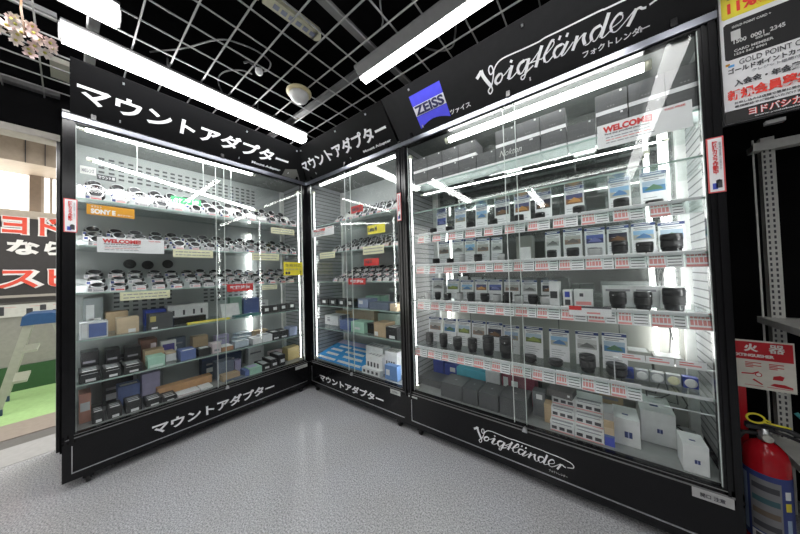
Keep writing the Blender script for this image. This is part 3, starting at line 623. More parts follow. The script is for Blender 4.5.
# ------------------------------------------------------------------ boxes and packs
PLACED = {}
def pbox(c, u0, u1, vt, d0, dl, zs, m, label, prints=(), name='product_box', cat='box', lid=None, tilt=0, rot=0, group=None, vm=None):
    v = vm or vt + 6
    x0, z1 = c.sz(u0, v, d0)[0], c.sz((u0+u1)/2, vt, d0)[1]; x1 = c.sz(u1, v, d0)[0]; w_ = abs(x1-x0); h_ = max(.012, z1-zs-.001)
    return mkbox(c, min(x0,x1), d0, zs+.001, w_, dl, h_, m, label, prints, name, cat, lid, tilt, rot, group)
def mkbox(c, x, d0, z, w_, dl, h_, m, label, prints=(), name='product_box', cat='box', lid=None, tilt=0, rot=0, group=None):
    # keep packs from running into their neighbours or the cabinet sides: trim the new one
    x1_, d1_ = min(x+w_, c.W-.012), min(d0+dl, D-.008); x0_, d0_ = max(x, .012), d0
    for (a0,a1,b0,b1,c0,c1) in PLACED.setdefault(id(c), []):
        if min(x1_,a1)-max(x0_,a0) > .0 and min(d1_,b1)-max(d0_,b0) > .0 and min(z+h_,c1)-max(z,c0) > .002:
            cuts = [(a1-x0_,0),(x1_-a0,1),(b1-d0_,2),(d1_-b0,3)]; q_ = min(cuts)[1]
            if q_ == 0: x0_ = a1+.002
            elif q_ == 1: x1_ = a0-.002
            elif q_ == 2: d0_ = b1+.002
            else: d1_ = b0-.002
    if x1_-x0_ < .012 or d1_-d0_ < .012: return None
    x, w_, d0, dl = x0_, x1_-x0_, d0_, d1_-d0_
    PLACED[id(c)].append((x,x+w_,d0,d0+dl,z,z+h_))
    b = MB().box((0,0,0),(w_,dl,h_*.999),m)
    e = .0006
    b.box((-e,-e,h_*.80),(w_+e,dl+e,h_),lid or m)                       # closed lid flap
    for (fc, a0, a1, b0, b1, mm) in prints:
        if fc == 'f': b.add([(a0*w_,-2*e,b0*h_),(a1*w_,-2*e,b0*h_),(a1*w_,-2*e,b1*h_),(a0*w_,-2*e,b1*h_)],[(0,1,2,3)],mm)
        else: b.add([(a0*w_,b0*dl,h_+e),(a1*w_,b0*dl,h_+e),(a1*w_,b1*dl,h_+e),(a0*w_,b1*dl,h_+e)],[(0,1,2,3)],mm)
    o = b.build(name, None, c.P(x, d0, z), (tilt, 0, c.rz+rot)); return tag(o, label, cat, group)
tan = C('cardboard_tan',.48,.36,.23); tan2 = C('cardboard_light',.58,.46,.32); bblk = C('box_black',.022,.022,.024); bgry = C('box_charcoal',.075,.078,.082,.4)
bblue = C('box_blue',.12,.17,.38); dblue = C('box_deep_blue',.03,.06,.35); mint = C('box_mint',.38,.62,.50); bwht = C('box_white',.74,.75,.76); pnk = C('box_pinkish',.66,.57,.60)
slate = C('box_slate',.13,.16,.22); lil = C('box_lilac',.45,.42,.62); cyan = C('box_cyan',.08,.42,.56); wine = C('bag_wine',.20,.03,.06); clear = C('clear_pack',.62,.64,.66,.2); org = C('slab_orange',.62,.36,.18)
lab = [('f',.55,.9,.1,.35,bwht)]; strips = [('t',.15,.85,.05,.2,bwht),('t',.15,.85,.35,.48,clear),('f',.3,.8,.05,.3,bwht),('t',.15,.85,.6,.7,clear)]
# left cabinet, fourth shelf (z .79)
Z = .79
pbox(LC, 80, 108, 322, .07, .10, Z, clear, 'clear plastic pack at the left end of the fourth shelf of the left cabinet', [('f',.05,.25,.1,.9,bwht),('f',.3,.95,.08,.9,bblue)], 'clear_pack', 'pack')
pbox(LC, 83, 103, 298, .36, .03, Z, C('pack_smoke',.22,.25,.26), 'tall smoke-grey blister pack behind the clear pack on the fourth shelf', [('f',.15,.55,.3,.8,clear),('f',.3,.9,.1,.4,bwht)], 'blister_pack', 'pack')
pbox(LC, 106, 128, 311.5, .30, .10, Z, tan, 'tall brown cardboard box behind the tan box on the fourth shelf of the left cabinet')
pbox(LC, 117, 139, 317.5, .10, .10, Z, tan2, 'light tan box with a small white label on the fourth shelf of the left cabinet', [('f',.5,.85,.02,.25,bwht)])
pbox(LC, 145, 166, 309.5, .32, .09, Z, dblue, 'deep blue box behind the black box on the fourth shelf of the left cabinet')
pbox(LC, 149, 173, 313.5, .09, .10, Z, bgry, 'charcoal box with a gold square on the fourth shelf of the left cabinet', [('f',.05,.28,.5,.85,C('gold',.5,.42,.15)),('f',.1,.35,.02,.14,bwht)])
pbox(LC, 168, 208, 304.5, .30, .10, Z, bwht, 'long white box with small dark pictures on the fourth shelf of the left cabinet', [('f',a,a+.05,.4,.7,dark) for a in (.1,.35,.6,.8)])
pbox(LC, 174, 206, 316.5, .16, .05, Z, lens, 'flat row of black straps in front of the long white box in the left cabinet', [], 'strap_pack', 'strap')
pbox(LC, 188, 230, 321, .075, .03, Z, yellow, 'yellow label strip lying at the front of the fourth shelf of the left cabinet', [('f',.05,.9,.3,.6,cream)], 'shelf_strip', 'label')
pbox(LC, 222, 240, 303, .20, .06, Z, bwht, 'tilted white pack leaning on the blue box on the fourth shelf', [], 'soft_pack', 'pack', tilt=-.3)
pbox(LC, 230, 242, 297, .32, .06, Z, mint, 'pale green box behind the tilted white pack in the left cabinet')
pbox(LC, 241, 259, 298, .28, .08, Z, bblue, 'grey-blue box beside the pale green one on the fourth shelf')
pbox(LC, 236, 262, 319, .10, .08, Z, C('pack_teal',.06,.20,.20), 'dark teal flat case at the right of the fourth shelf of the left cabinet')
for i in range(4): pbox(LC, 263+i*8.6, 270.5+i*8.2, 306.5-i*1.2, .10+.02*i, .07, Z+.0, bblk, 'black box with white square label, %s of four right on the fourth shelf' % ['first','second','third','fourth'][i], [('f',.25,.75,.3,.75,bwht)], group='four black boxes with square labels on the fourth shelf')
# left cabinet, fifth shelf (z .54)
Z = .54
for i, (a, b_) in enumerate(((79,100),(104,121),(124,142))):
    pbox(LC, a, b_, 371.5-3.5*i, .07, .15, Z, bblk, 'black blister box with white strips, %s, fifth shelf' % ['nearest the doorway','middle one of three','beside the mint box'][i], strips + [('f',.1,.9,.75,.8,clear)], group='black boxes with white strips on the fifth shelf')
    pbox(LC, a+2, b_-1, 352-2.5*i, .27, .12, Z, lens, 'dark soft pouch behind the black boxes on the fifth shelf, %s' % ['left one','middle one','right one'][i], [('f',.1,.8,.5,.6,grey)], 'soft_pouch', 'pouch')
pbox(LC, 132, 157, 340, .30, .12, Z, C('pack_brownred',.16,.08,.06), 'dark red-brown pack behind the mint box in the left cabinet', [('f',.6,.95,.2,.8,pnk)], 'pack', 'pack')
pbox(LC, 145, 164, 350, .19, .10, Z, tan, 'brown box standing behind the mint box')
pbox(LC, 148, 165, 356.5, .07, .10, Z, mint, 'mint green box on the fifth shelf of the left cabinet', [('f',0.1,.9,.0,.25,C('mint_light',.6,.75,.68))])
pbox(LC, 161, 176, 340.5, .30, .04, Z, bwht, 'white framed pack with a purple picture behind the blue box', [('f',.1,.9,.25,.8,C('pic_purple',.12,.10,.35))], 'pack', 'pack')
pbox(LC, 166, 176, 352, .15, .10, Z, bwht, 'small white box with a tan lid between mint and blue boxes', lid=tan2)
pbox(LC, 181, 196, 350, .07, .12, Z, bblue, 'blue box in the middle of the fifth shelf of the left cabinet', [('t',.1,.9,.0,.2,bwht)])
pbox(LC, 199, 211, 348.5, .08, .10, Z, bblk, 'small black box with a white top right of the blue box', [('t',.2,.9,.2,.8,bwht)])
pbox(LC, 193, 208, 336, .30, .08, Z, tan, 'low tan box deep on the fifth shelf of the left cabinet')
pbox(LC, 212.5, 221, 343.5, .08, .10, Z, pnk, 'pinkish white box on the fifth shelf of the left cabinet', [('f',.2,.8,.2,.4,grey)])
pbox(LC, 222, 233.5, 346.5, .075, .12, Z, C('box_copper',.42,.24,.14), 'copper brown box with a white top on the fifth shelf', [('t',0,1,0,1,bwht)])
for i in range(3): pbox(LC, 235+i*2.2, 249+i*2.0, 341-i*4.0, .09+.11*i, .10, Z, C('bag_iceblue',.50,.58,.66,.25), 'ice-blue plastic bag on the fifth shelf, %s' % ['front','middle','rear'][i], [('t',.2,.7,.2,.6,bwht)], 'plastic_bag', 'bag', rot=.1*i)
for i in range(2): pbox(LC, 253+i*9.5, 262+i*10.5, 338-i*3, .08, .12, Z, bwht, 'white box at the right of the fifth shelf, %s' % ['left one','right one'][i], [('t',.1,.9,.2,.5,grey)])
for i in range(2): pbox(LC, 273+i*7.5, 280+i*8.5, 332-i*1.5, .08, .14, Z, bblk, 'black box near the right end of the fifth shelf, %s' % ['with the wider label','with the narrow label'][i], [('t',.15,.85,.1,.6-.3*i,bwht),('f',.15,.8,.1,.3,bwht)])
pbox(LC, 289.5, 297, 327, .09, .10, Z, C('box_blue_grey',.28,.33,.48), 'blue-grey box at the right end of the fifth shelf')
# left cabinet, floor (z .298)
Z = .298
pbox(LC, 79, 91, 394, .12, .12, Z, C('pack_salmon',.55,.28,.22), 'salmon pink pack in the lower left corner of the left cabinet', [('f',.1,.9,.4,.7,clear)], 'pack', 'pack')
for i, (a, b_, t) in enumerate(((84,104,413),(108,122,407),(126,142,401),(146,162,399),(163,177,396.5))):
    pbox(LC, a, b_, t, .05, .12, Z, bblk, 'black box with white strips on the floor of the left cabinet, %s from the doorway' % ['first','second','third','fourth','fifth'][i], strips, group='black boxes on the floor of the left cabinet')
pbox(LC, 118, 140, 385, .22, .10, Z, bblue, 'slanted blue pack behind the black boxes on the floor of the left cabinet', [('t',.1,.9,.1,.5,bwht)], 'pack', 'pack')
pbox(LC, 142, 160, 373, .26, .08, Z, lil, 'pale lilac box behind the black boxes on the cabinet floor')
pbox(LC, 158, 212, 382, .17, .07, Z, org, 'long orange-tan slab box on the floor of the left cabinet')
pbox(LC, 178.5, 200, 393, .05, .10, Z, pnk, 'long pinkish box with a white top on the floor of the left cabinet', [('t',0,1,0,1,bwht)])
pbox(LC, 201.5, 213, 389, .05, .10, Z, bwht, 'white soft pack right of the long pinkish box', [], 'soft_pack', 'pack')
pbox(LC, 217, 234, 361, .16, .10, Z, slate, 'dark slate box standing behind the low boxes of the left cabinet', [('f',.1,.3,.1,.3,bwht)])
pbox(LC, 223, 240, 374, .08, .08, Z, tan, 'brown box on the floor right of the white soft pack')
pbox(LC, 227, 245.5, 379, .045, .03, Z, slate, 'dark low box with a small label at the glass of the left cabinet', [('f',.05,.35,.1,.35,cream)])
pbox(LC, 235, 241, 360, .22, .06, Z, lil, 'lilac narrow box behind the mint box')
pbox(LC, 243, 249.5, 371, .05, .10, Z, bblue, 'blue box left of the mint box on the cabinet floor')
pbox(LC, 250, 262, 367.5, .045, .12, Z, mint, 'mint green box on the floor of the left cabinet', [('t',.1,.8,.3,.9,lil)])
for i in range(3): pbox(LC, 263+i*7.8, 270+i*7.6, 364-i*4.6, .045, .17, Z, bblk, 'black box with a white strip on its top, %s right of the mint box' % ['first','second','third'][i], [('t',.15,.85,.1,.8,clear),('f',.3,.9,.3,.6,bwht)], group='black boxes right of the mint box')
for i in range(3): pbox(LC, 276+i*7, 282+i*6.5, 351-i*1.5, .27, .10, Z, tan, 'brown cardboard box in the right corner of the left cabinet floor, %s' % ['left one','middle one','right one'][i])
pbox(LC, 288, 299.5, 347, .12, .10, Z, C('cardboard_gold',.52,.42,.20), 'golden cardboard box at the far right of the left cabinet floor')
# middle cabinet
Z = .83
for i in range(4): pbox(MC, 320.5+i*8.6, 328+i*8.6, 298.5+i*.3, .10, .10, Z, bblk, 'black box with a white square label in the middle cabinet, %s' % ['at the left end','second from the left end','third from the left end','beside the grey-blue box'][i], [('f',.3,.7,.25,.7,bwht)], group='black boxes on the fourth shelf of the middle cabinet')
pbox(MC, 358, 368, 299, .10, .12, Z, C('box_blue_grey',.28,.33,.48), 'grey-blue box on the fourth shelf of the middle cabinet', [('f',.1,.5,.4,.8,bwht)])
pbox(MC, 366, 380, 296, .25, .12, Z, mint, 'pale green box on the fourth shelf of the middle cabinet', [('f',.1,.8,.3,.6,bwht)])
pbox(MC, 369, 388.5, 303, .08, .12, Z, slate, 'long dark box on the fourth shelf of the middle cabinet')
pbox(MC, 390, 396.5, 304, .06, .12, Z, tan2, 'tan box at the right end of the fourth shelf of the middle cabinet')
Z = .61
pbox(MC, 323, 338, 315.5, .18, .14, Z, bwht, 'white box with small grey print on the fifth shelf of the middle cabinet', [('f',.2,.4,.4,.6,grey),('f',.2,.4,.7,.8,grey)])
pbox(MC, 334, 352, 312, .30, .10, Z, tan, 'flat brown box behind the white box of the middle cabinet')
pbox(MC, 340, 350, 320.5, .10, .12, Z, bblue, 'muted blue box on the fifth shelf of the middle cabinet')
pbox(MC, 351, 364, 322, .08, .12, Z, mint, 'mint box on the fifth shelf of the middle cabinet', [('f',.3,.7,.3,.5,bwht)])
pbox(MC, 352, 374, 310.5, .30, .08, Z, tan2, 'light tan box behind the mint box of the middle cabinet')
pbox(MC, 366.5, 374, 323.5, .12, .08, Z, lens, 'small dark case between mint and tan boxes')
pbox(MC, 374, 385.5, 323, .07, .12, Z, tan, 'tan box with a white label on the fifth shelf of the middle cabinet', [('f',.05,.35,.05,.35,bwht)])
pbox(MC, 378, 396, 314, .28, .08, Z, C('box_palegreen',.45,.55,.48), 'pale grey-green box at the back right of the fifth shelf')
pbox(MC, 386, 397, 327.5, .065, .10, Z, bblk, 'black blister box at the right of the middle cabinet fifth shelf', strips)
# slanted blue display board at the bottom of the middle cabinet
bo = empty('display_board', (0,0,0), 0, 'blue slanted leaflet board with white panels at the bottom of the middle cabinet', 'board')
y0, y1, z0, z1 = .05, .40, .305, .40
q = [hit(313,360,1,y0).x, hit(362,379,1,y0).x, hit(375,342,1,y1).x, hit(343,333,1,y1).x]
b = MB(); bl2 = C('leaflet_blue',.03,.30,.70)
b.add([(q[0],y0,z0),(q[1],y0,z0),(q[2],y1,z1),(q[3],y1,z1),(q[0],y0,z0-.004),(q[1],y0,z0-.004),(q[2],y1,z1-.004),(q[3],y1,z1-.004)],[(0,1,2,3),(7,6,5,4),(0,4,5,1),(1,5,6,2),(2,6,7,3),(3,7,4,0)],bl2)
b.build('board', bo)
def bpnt(a, t): 
    xa = q[0]+(q[3]-q[0])*t; xb = q[1]+(q[2]-q[1])*t; return (xa+(xb-xa)*a, y0+(y1-y0)*t, z0+(z1-z0)*t+.0012)
b = MB()
for (t0, t1, cols) in ((.05,.13,((.08,.45),(.5,.95))),(.25,.34,((.12,.4),(.52,.92))),(.45,.54,((.1,.38),(.46,.9))),(.64,.72,((.18,.5),(.55,.95)))):
    for a0, a1 in cols: b.add([bpnt(a0,t0),bpnt(a1,t0),bpnt(a1,t1),bpnt(a0,t1)],[(0,1,2,3)],bwht)
b.add([bpnt(0,.80),bpnt(1,.80),bpnt(1,.98),bpnt(0,.98)],[(0,1,2,3)],lil); b.build('white_panel', bo)
MB().box((q[0]+.05,.2,.2985),(q[1]-.05,.24,.345),acrylic).build('board_foot', bo)
Z = .298
for i, (a, b_, t, d) in enumerate(((366,383,347,.16),(366,382,356,.09),(385,397,352,.12))):
    pbox(MC, a, b_, t, d, .10, Z, bwht, ['white box with lens pictures at the back of the middle cabinet floor','white box with small lens pictures in front on the middle cabinet floor','white patterned box at the right of the middle cabinet floor'][i], [('f',.1+.2*k,.2+.2*k,.2,.6,dark) for k in range(4)]+[('t',.1+.2*k,.2+.2*k,.2,.7,grey) for k in range(4)])
pbox(MC, 362, 380, 369, .035, .04, Z, bwht, 'narrow white box with round lens pictures at the middle cabinet glass', [('f',.08+.23*k,.2+.23*k,.25,.7,dark) for k in range(4)])
pbox(MC, 385, 397, 366, .05, .05, Z, C('box_skyblue',.14,.27,.55), 'blue box in the lower right corner of the middle cabinet', [('f',.1,.4,.3,.7,bwht)])

# ------------------------------------------------------------------ right cabinet: stacked grey lens boxes
cols = [(1.27+.1165*i) for i in range(12)]
gm = MB()
def greybox(name_w, script=False):
    w_ = name_w; b = MB().box((0,0,.0),(w_,.13,.018),white).box((.0,0,.018),(w_,.13,.098),C('lens_box_grey',.085,.087,.092,.5))
    b.box((-.0004,-.0004,.0175),(w_+.0004,.13,.0185),grey)
    for k in range(3): b.box((w_*(.38+.09*k),-.0008,.030),(w_*(.42+.09*k),0,.034),C('print_dim',.25,.25,.26))
    b.box((w_*.78,-.0008,.086),(w_*.85,0,.094),bwht)
    return b.mesh('lens_box')
gb = greybox(.1125); gbw = greybox(.229)
nm = ['first','second','third','fourth','fifth','sixth','seventh','eighth','ninth','tenth','eleventh','twelfth']
for i, x in enumerate(cols):
    if i not in (5,): 
        if i == 6: pass
        else: inst('lens_box', gb, (x, .06, 1.7355), (0,0,0), 'charcoal lens box, %s place in the lower row under the right cabinet top' % nm[i], 'box', 'charcoal lens boxes of the lower row')
    if i not in (4, 8, 11): inst('lens_box', gb, (x, .06, 1.8345), (0,0,0), 'charcoal lens box, %s place in the upper row under the right cabinet top' % nm[i], 'box', 'charcoal lens boxes of the upper row')
o = inst('lens_box', gbw, (cols[5], .06, 1.7355), (0,0,0), 'double-width charcoal lens box with white handwriting in the lower row of the right cabinet', 'box', 'charcoal lens boxes of the lower row')
text('lettering', 'Nokton', .02, .04, .12, .035, C('print_silver',.6,.6,.6), .0, org=(0,-.0008,0), parent=o, shear=.4)
inst('lens_box', gb, (cols[11], .06, 1.8345), (0,0,0), 'charcoal lens box at the right end of the upper row', 'box', 'charcoal lens boxes of the upper row')

# info cards
PIC = {'sunset': ((.10,.10,.22),(.62,.30,.10),(.25,.12,.06)), 'sea': ((.30,.50,.72),(.10,.22,.45),(.45,.45,.40)), 'night': ((.03,.03,.06),(.20,.10,.05),(.08,.06,.05)), 'field': ((.45,.55,.65),(.30,.36,.10),(.16,.20,.08)), 'street': ((.50,.48,.46),(.20,.17,.16),(.32,.22,.18)), 'lake': ((.40,.50,.62),(.10,.20,.12),(.08,.22,.42)), 'mountain': ((.35,.45,.62),(.22,.25,.30),(.35,.30,.22)), 'blue dusk': ((.12,.16,.45),(.20,.22,.50),(.06,.07,.18)), 'monochrome': ((.60,.60,.60),(.18,.18,.18),(.40,.40,.40))}
def info_card(u0, u1, vt, d, zs, pic, where, pos, head=navy, wide=None, hgt=None):
    v = vt+10; x0 = RC.sz(u0, v, d)[0]; x1 = RC.sz(u1, v, d)[0]; w_ = x1-x0; zt = RC.sz((u0+u1)/2, vt, d)[1]; h_ = hgt or (zt-zs-.001)
    b = MB().box((0,0,0),(w_,.0015,h_),white).box((w_*.2,.0015,0),(w_*.8,.03,.0015),clear); y = -.0005
    def qd(a0,a1,b0,b1,m,dy=0): b.add([(a0*w_,y-dy,b0*h_),(a1*w_,y-dy,b0*h_),(a1*w_,y-dy,b1*h_),(a0*w_,y-dy,b1*h_)],[(0,1,2,3)],m)
    p = PIC[pic]; ms = [C('pic_%s_%d' % (pic.replace(' ','_'), k), *p[k]) for k in range(3)]
    qd(0,1,.90,.985,head); qd(.12,.8,.93,.96,bwht,.0003); qd(.1,.9,.83,.86,grey); qd(.15,.7,.785,.805,grey)
    qd(.08,.92,.63,.76,ms[0]); 
    b.add([(.08*w_,y,.48*h_),(.92*w_,y,.48*h_),(.92*w_,y,.63*h_),(.6*w_,y,.66*h_),(.4*w_,y,.61*h_),(.08*w_,y,.64*h_)],[(0,1,2,3,4,5)],ms[2])
    b.add([(.15*w_,y-.0003,.53*h_),(.85*w_,y-.0003,.52*h_),(.75*w_,y-.0003,.60*h_),(.5*w_,y-.0003,.67*h_),(.3*w_,y-.0003,.60*h_)],[(0,1,2,3,4)],ms[1])
    for k in range(4): qd(.1,.6+.1*(k%3),.12+.07*k,.135+.07*k,grey)
    o = b.build('info_card', None, RC.P(x0, d, zs+.001), (math.radians(-5),0,0)); 
    return tag(o, 'lens card with %s picture, %s from left, %s' % (pic, nm[pos], where), 'information card', 'lens information cards, '+where)
# lenses
def make_lens(r, h_, kind, loc, label, group):
    o = empty('camera_lens', loc, random.uniform(0,6), label, 'camera lens', group)
    prof = [(r*.78,0,lens),(r*.80,.004,silver if kind == 'silver' else lens)]
    body = C('lens_silver',.55,.55,.56,.3) if kind == 'silver' else lens
    prof += [(r*.86,h_*.10),(r*.86,h_*.22),(r*.97,h_*.26),(r*.97,h_*.30)]
    MB().lathe(prof+[(r*.9,h_*.31),(r*.9,h_*.34)], body, 22).build('lens_barrel', o)
    g = MB(); pr = []
    for k in range(5): pr += [(r*.99,h_*(.34+.06*k)),(r*.99,h_*(.37+.06*k)),(r*.95,h_*(.375+.06*k)),(r*.95,h_*(.395+.06*k))]
    g.lathe(pr, C('lens_silver',.55,.55,.56,.3) if kind == 'silver' else lensg, 22).build('focus_ring', o)
    MB().lathe([(r*.93,h_*.635),(r,h_*.66),(r,h_*.92),(r*.94,h_*.93)], body, 22).box((r*.96,-.003,h_*.75),(r*1.005,.003,h_*.80),bwht).build('front_ring', o)
    MB().lathe([(r*.93,h_*.93),(r*.95,h_*.94),(r*.95,h_*.985),(r*.85,h_),(r*.5,h_),(r*.45,h_*.99),(0,h_*.99)], lens, 22).build('lens_cap', o)
    return o
def lens_at(u, v, d, zs, r, h_, kind, pos, where):
    x = RC.sz(u, v, d)[0]; p = RC.P(x, d, zs+.0008)
    make_lens(r, h_, kind, p, '%s lens, %s from left, %s' % ({'black':'small black','silver':'small silver','tall':'tall black','flat':'flat black','big':'wide black'}[kind], nm[pos], where), 'lenses, '+where)
def price_tag_mesh(kind, w_, h_=.070):
    b = MB().box((0,-.0008,0),(w_,.0008,h_),white); y = -.0012
    def q(x0,x1,z0,z1,m): b.add([(x0*w_,y,z0*h_),(x1*w_,y,z0*h_),(x1*w_,y,z1*h_),(x0*w_,y,z1*h_)],[(0,1,2,3)],m)
    sp = [.52,.62,.48][kind]
    q(.02,sp-.02,.03,.16,lred)
    for k,(a,c) in enumerate(((.82,.92),(.64,.74),(.26,.56))):
        x = .05
        while x < sp-.08: l = random.uniform(.04,.10); l = min(l, sp-.05-x); q(x,x+l,a,c,lred if k else red); x += l+.025
    for k in range(5): q(sp+.05,.95,.12+.18*k,.17+.18*k,dark); 
    q(sp+.0,sp+.02,.0,1,clear)
    return b.mesh('price_tag')
TM = [price_tag_mesh(k, .104) for k in range(3)]
def rail(z, x0, x1, label):
    b = MB().box((0,.004,-.008),(x1-x0,.006,.004),clear).box((0,-.004,-.060),(x1-x0,.0,-.057),clear).box((0,.003,-.060),(x1-x0,.005,-.008),shelfg)
    tag(b.build('price_rail', None, RC.P(x0,.040,z)), label, 'price rail')
def tags(z, xs, where, dz=-.006):
    rail(z, .03, 1.43, 'clear price rail along the front of %s' % where)
    for i, x in enumerate(xs):
        inst('price_tag', TM[random.randrange(3)], RC.P(x,.036,z+dz), (math.radians(-14),0,random.uniform(-.03,.03)), 'price tag with red figures, %s from left, %s' % (NTH[i], where), 'price tag', 'price tags, '+where)
wA, wB, wC, wD = "right cabinet's top card shelf", "right cabinet's second card shelf", "right cabinet's third card shelf", "right cabinet's lowest card shelf"
# shelf A z1.345
for i, (a, b_, vt, p) in enumerate(((436,446,212,'blue dusk'),(454,465.5,208,'mountain'),(475,487,204,'sea'),(494,509.5,199,'night'),(513.5,530,195,'sunset'),(534.5,551.5,191,'night'),(564,584,185,'sunset'),(608,631,177,'sea'),(640,668,170,'lake'))):
    info_card(a, b_, vt, .24, 1.385, p, wA, i)
for i, (u, k, h_) in enumerate(((433,'black',.05),(449,'black',.05),(470,'black',.06),(493,'black',.055),(519,'black',.055),(540,'black',.05),(579,'black',.055),(622,'black',.06),(655,'flat',.03))):
    lens_at(u, 218, .14, 1.385, .026+.004*(i>6), h_, k, i, wA)
tags(1.385, [.10+.118*i for i in range(11)], wA, -.060)
# shelf B z1.125
for i, (a, b_, vt, p) in enumerate(((438,449,241,'street'),(452,463,239,'monochrome'),(464,475,238,'sea'),(476,489,238,'street'),(491,502,237,'monochrome'),(545,560,231,'monochrome'),(563,582,228,'street'),(584.5,605,227,'blue dusk'),(607,629,225,'night'),(631.5,656,222,'sea'),(658.5,686,221,'lake'))):
    info_card(a, b_, vt, .24, 1.172, p, wB, i)
for i, (u, k, r, h_) in enumerate(((436,'black',.026,.045),(450,'black',.024,.04),(462,'silver',.022,.06),(478,'black',.026,.055),(501,'silver',.022,.05),(552,'black',.024,.05),(573,'black',.028,.055),(595,'silver',.030,.045),(620,'black',.031,.070),(645,'black',.030,.058),(672,'big',.036,.085))):
    lens_at(u, 255, .13, 1.172, r, h_, k, i, wB)
tags(1.172, [.08+.108*i for i in range(13)], wB, -.060)
pbox(RC, 516, 532, 236, .20, .08, 1.172, C('dummy_grey',.25,.26,.24), 'grey box with a white card on the second card shelf of the right cabinet', [('f',.2,.9,.0,.55,bwht)])
# shelf C z.885
for i, (a, b_, vt, p) in enumerate(((432,443,278,'monochrome'),(446.5,458.5,279,'field'),(460.5,473,280,'sea'),(475,487,279.5,'sunset'),(488,502,279.5,'blue dusk'),(504,519.5,279.5,'street'),(522,537,280,'monochrome'),(541,557.5,280,'night'))):
    info_card(a, b_, vt, .22, .925, p, wC, i)
for i, (u, k, r, h_) in enumerate(((428,'silver',.020,.05),(438,'black',.022,.055),(448,'black',.024,.05),(460,'silver',.022,.055),(471,'black',.026,.060),(485,'black',.028,.055),(497,'silver',.026,.05),(508,'black',.026,.065),(519,'silver',.026,.05),(533,'black',.026,.055),(545,'silver',.026,.05))):
    lens_at(u, 298, .13, .925, r, h_, k, i, wC)
for i, (u, r) in enumerate(((618,.032),(643,.031),(674,.036))):
    x = RC.sz(u, 300, .13)[0]
    make_lens(r, .080+.02*(i==2), 'black', RC.P(x,.13,.926), 'large black lens on the third card shelf, %s' % ['the left one of three','the middle one of three','the tall one at the right end'][i], 'large lenses on the third card shelf')
    mkbox(RC, x-.055, .19, .926, .115, .06, .10, bwht, 'white lens box behind the large black lens, %s' % ['left one','middle one','right one'][i], [('f',.1,.9,.75,.85,grey)])
for i, (a, b_, t) in enumerate(((541,559,280),(563,572,290),(574,593,290))):
    pbox(RC, a+(8 if i==0 else 0), b_, t+(0 if i else 2), .12, .09, .925, bwht, ['white box with a dark camera picture in the middle of the third card shelf','small white box with a blue square logo on the third card shelf','white box with a printed price line right of the blue-logo box'][i], [('f',.1,.8,.3,.6,dark)] if i == 0 else ([('f',.2,.75,.55,.9,blue),('f',.2,.8,.05,.4,dark)] if i == 1 else [('f',.1,.9,.1,.3,lred),('f',.3,.5,.6,.8,dark)]))
tags(.925, [.08+.108*i for i in range(13)], wC, -.060)
tag(MB().box((0,-.001,0),(.16,.001,.045),white).box((.0,-.0014,.025),(.05,-.001,.045),red).box((.05,-.0014,.036),(.16,-.001,.045),dark).box((.07,-.0014,.010),(.12,-.001,.018),lred).build('campaign_strip',None,RC.P(.98,.024,.925-.03)),'black and red striped campaign strip at the front of the third card shelf','campaign label')
# shelf D z.56
for i, (a, b_, vt, p) in enumerate(((428.5,441,317,'street'),(443,455.5,318.5,'lake'),(457,470,319.5,'field'),(471.5,485,321,'street'),(486.5,502,322.5,'night'),(503,519,325.5,'mountain'),(524,542.5,327,'field'),(549,569,329.5,'sea'),(575.5,598.5,332,'monochrome'),(602,627,333.5,'lake'))):
    info_card(a, b_, vt, .22, .60, p, wD, i)
for i, (u, k, r, h_) in enumerate(((430,'tall',.028,.085),(444,'tall',.028,.090),(458,'tall',.030,.080),(473,'tall',.030,.085),(489,'tall',.034,.115),(507,'tall',.038,.120),(530,'flat',.036,.035),(556,'flat',.034,.035),(588,'tall',.034,.085),(617,'flat',.040,.060))):
    lens_at(u, 350+i*3, .13, .60, r, h_, k, i, wD)
tags(.60, [.045+.108*i for i in range(11)], wD, -.062)
# right end of the lowest card shelf
for i in range(3):
    x = 1.16+.088*i
    b = MB().box((0,-.001,0),(.084,.001,.030),white).box((.01,-.0014,.010),(.07,-.001,.016),lred).box((.01,-.0014,.021),(.05,-.001,.024),red)
    tag(b.build('price_strip',None,RC.P(x,.05,.705)),'white price strip with red figures, %s of three above the blue and white lens cases' % nm[i],'price tag','three price strips at the right')
tag(MB().box((0,-.004,0),(.30,.02,.003),clear).box((0,.0,-.103),(.004,.02,0),clear).box((.296,.0,-.103),(.30,.02,0),clear).build('strip_holder',None,RC.P(1.14,.055,.704)),'clear holder carrying three price strips at the right of the lowest card shelf','holder')
for i in range(5):
    x = 1.19+.05*i; m_ = (navy, bwht, bwht, cream, bwht)[i]
    o = empty('filter_case', RC.P(x,.13,.6008), 0, ['blue filter case','first round white filter case','second round white filter case','cream filter case','white filter case at the end'][i]+' at the right of the lowest card shelf', 'filter case', 'blue and white filter cases')
    MB().box((-.022,0,0),(.022,.03,.045), dblue if i in (0,4) else C('case_grey',.4,.42,.45)).build('case', o)
    MB().lathe([(.018,0),(.019,.003),(.012,.004),(.0,.004)], m_, 20, Matrix.Translation((0,-.0,.022)) @ Matrix.Rotation(math.pi/2,4,'X')).build('disc', o)
for i, (a, w_, h_) in enumerate(((1.20,.09,.05),(1.30,.10,.04))):
    mkbox(RC, a,   .28, .601, w_, .1, h_+.04, C('shelf_stack_grey',.35,.36,.33), ['grey-white pack behind the price strips, left one','grey-white pack behind the price strips, right one'][i], [('t',.1,.9,.1,.9,bwht)], 'pack', 'pack')
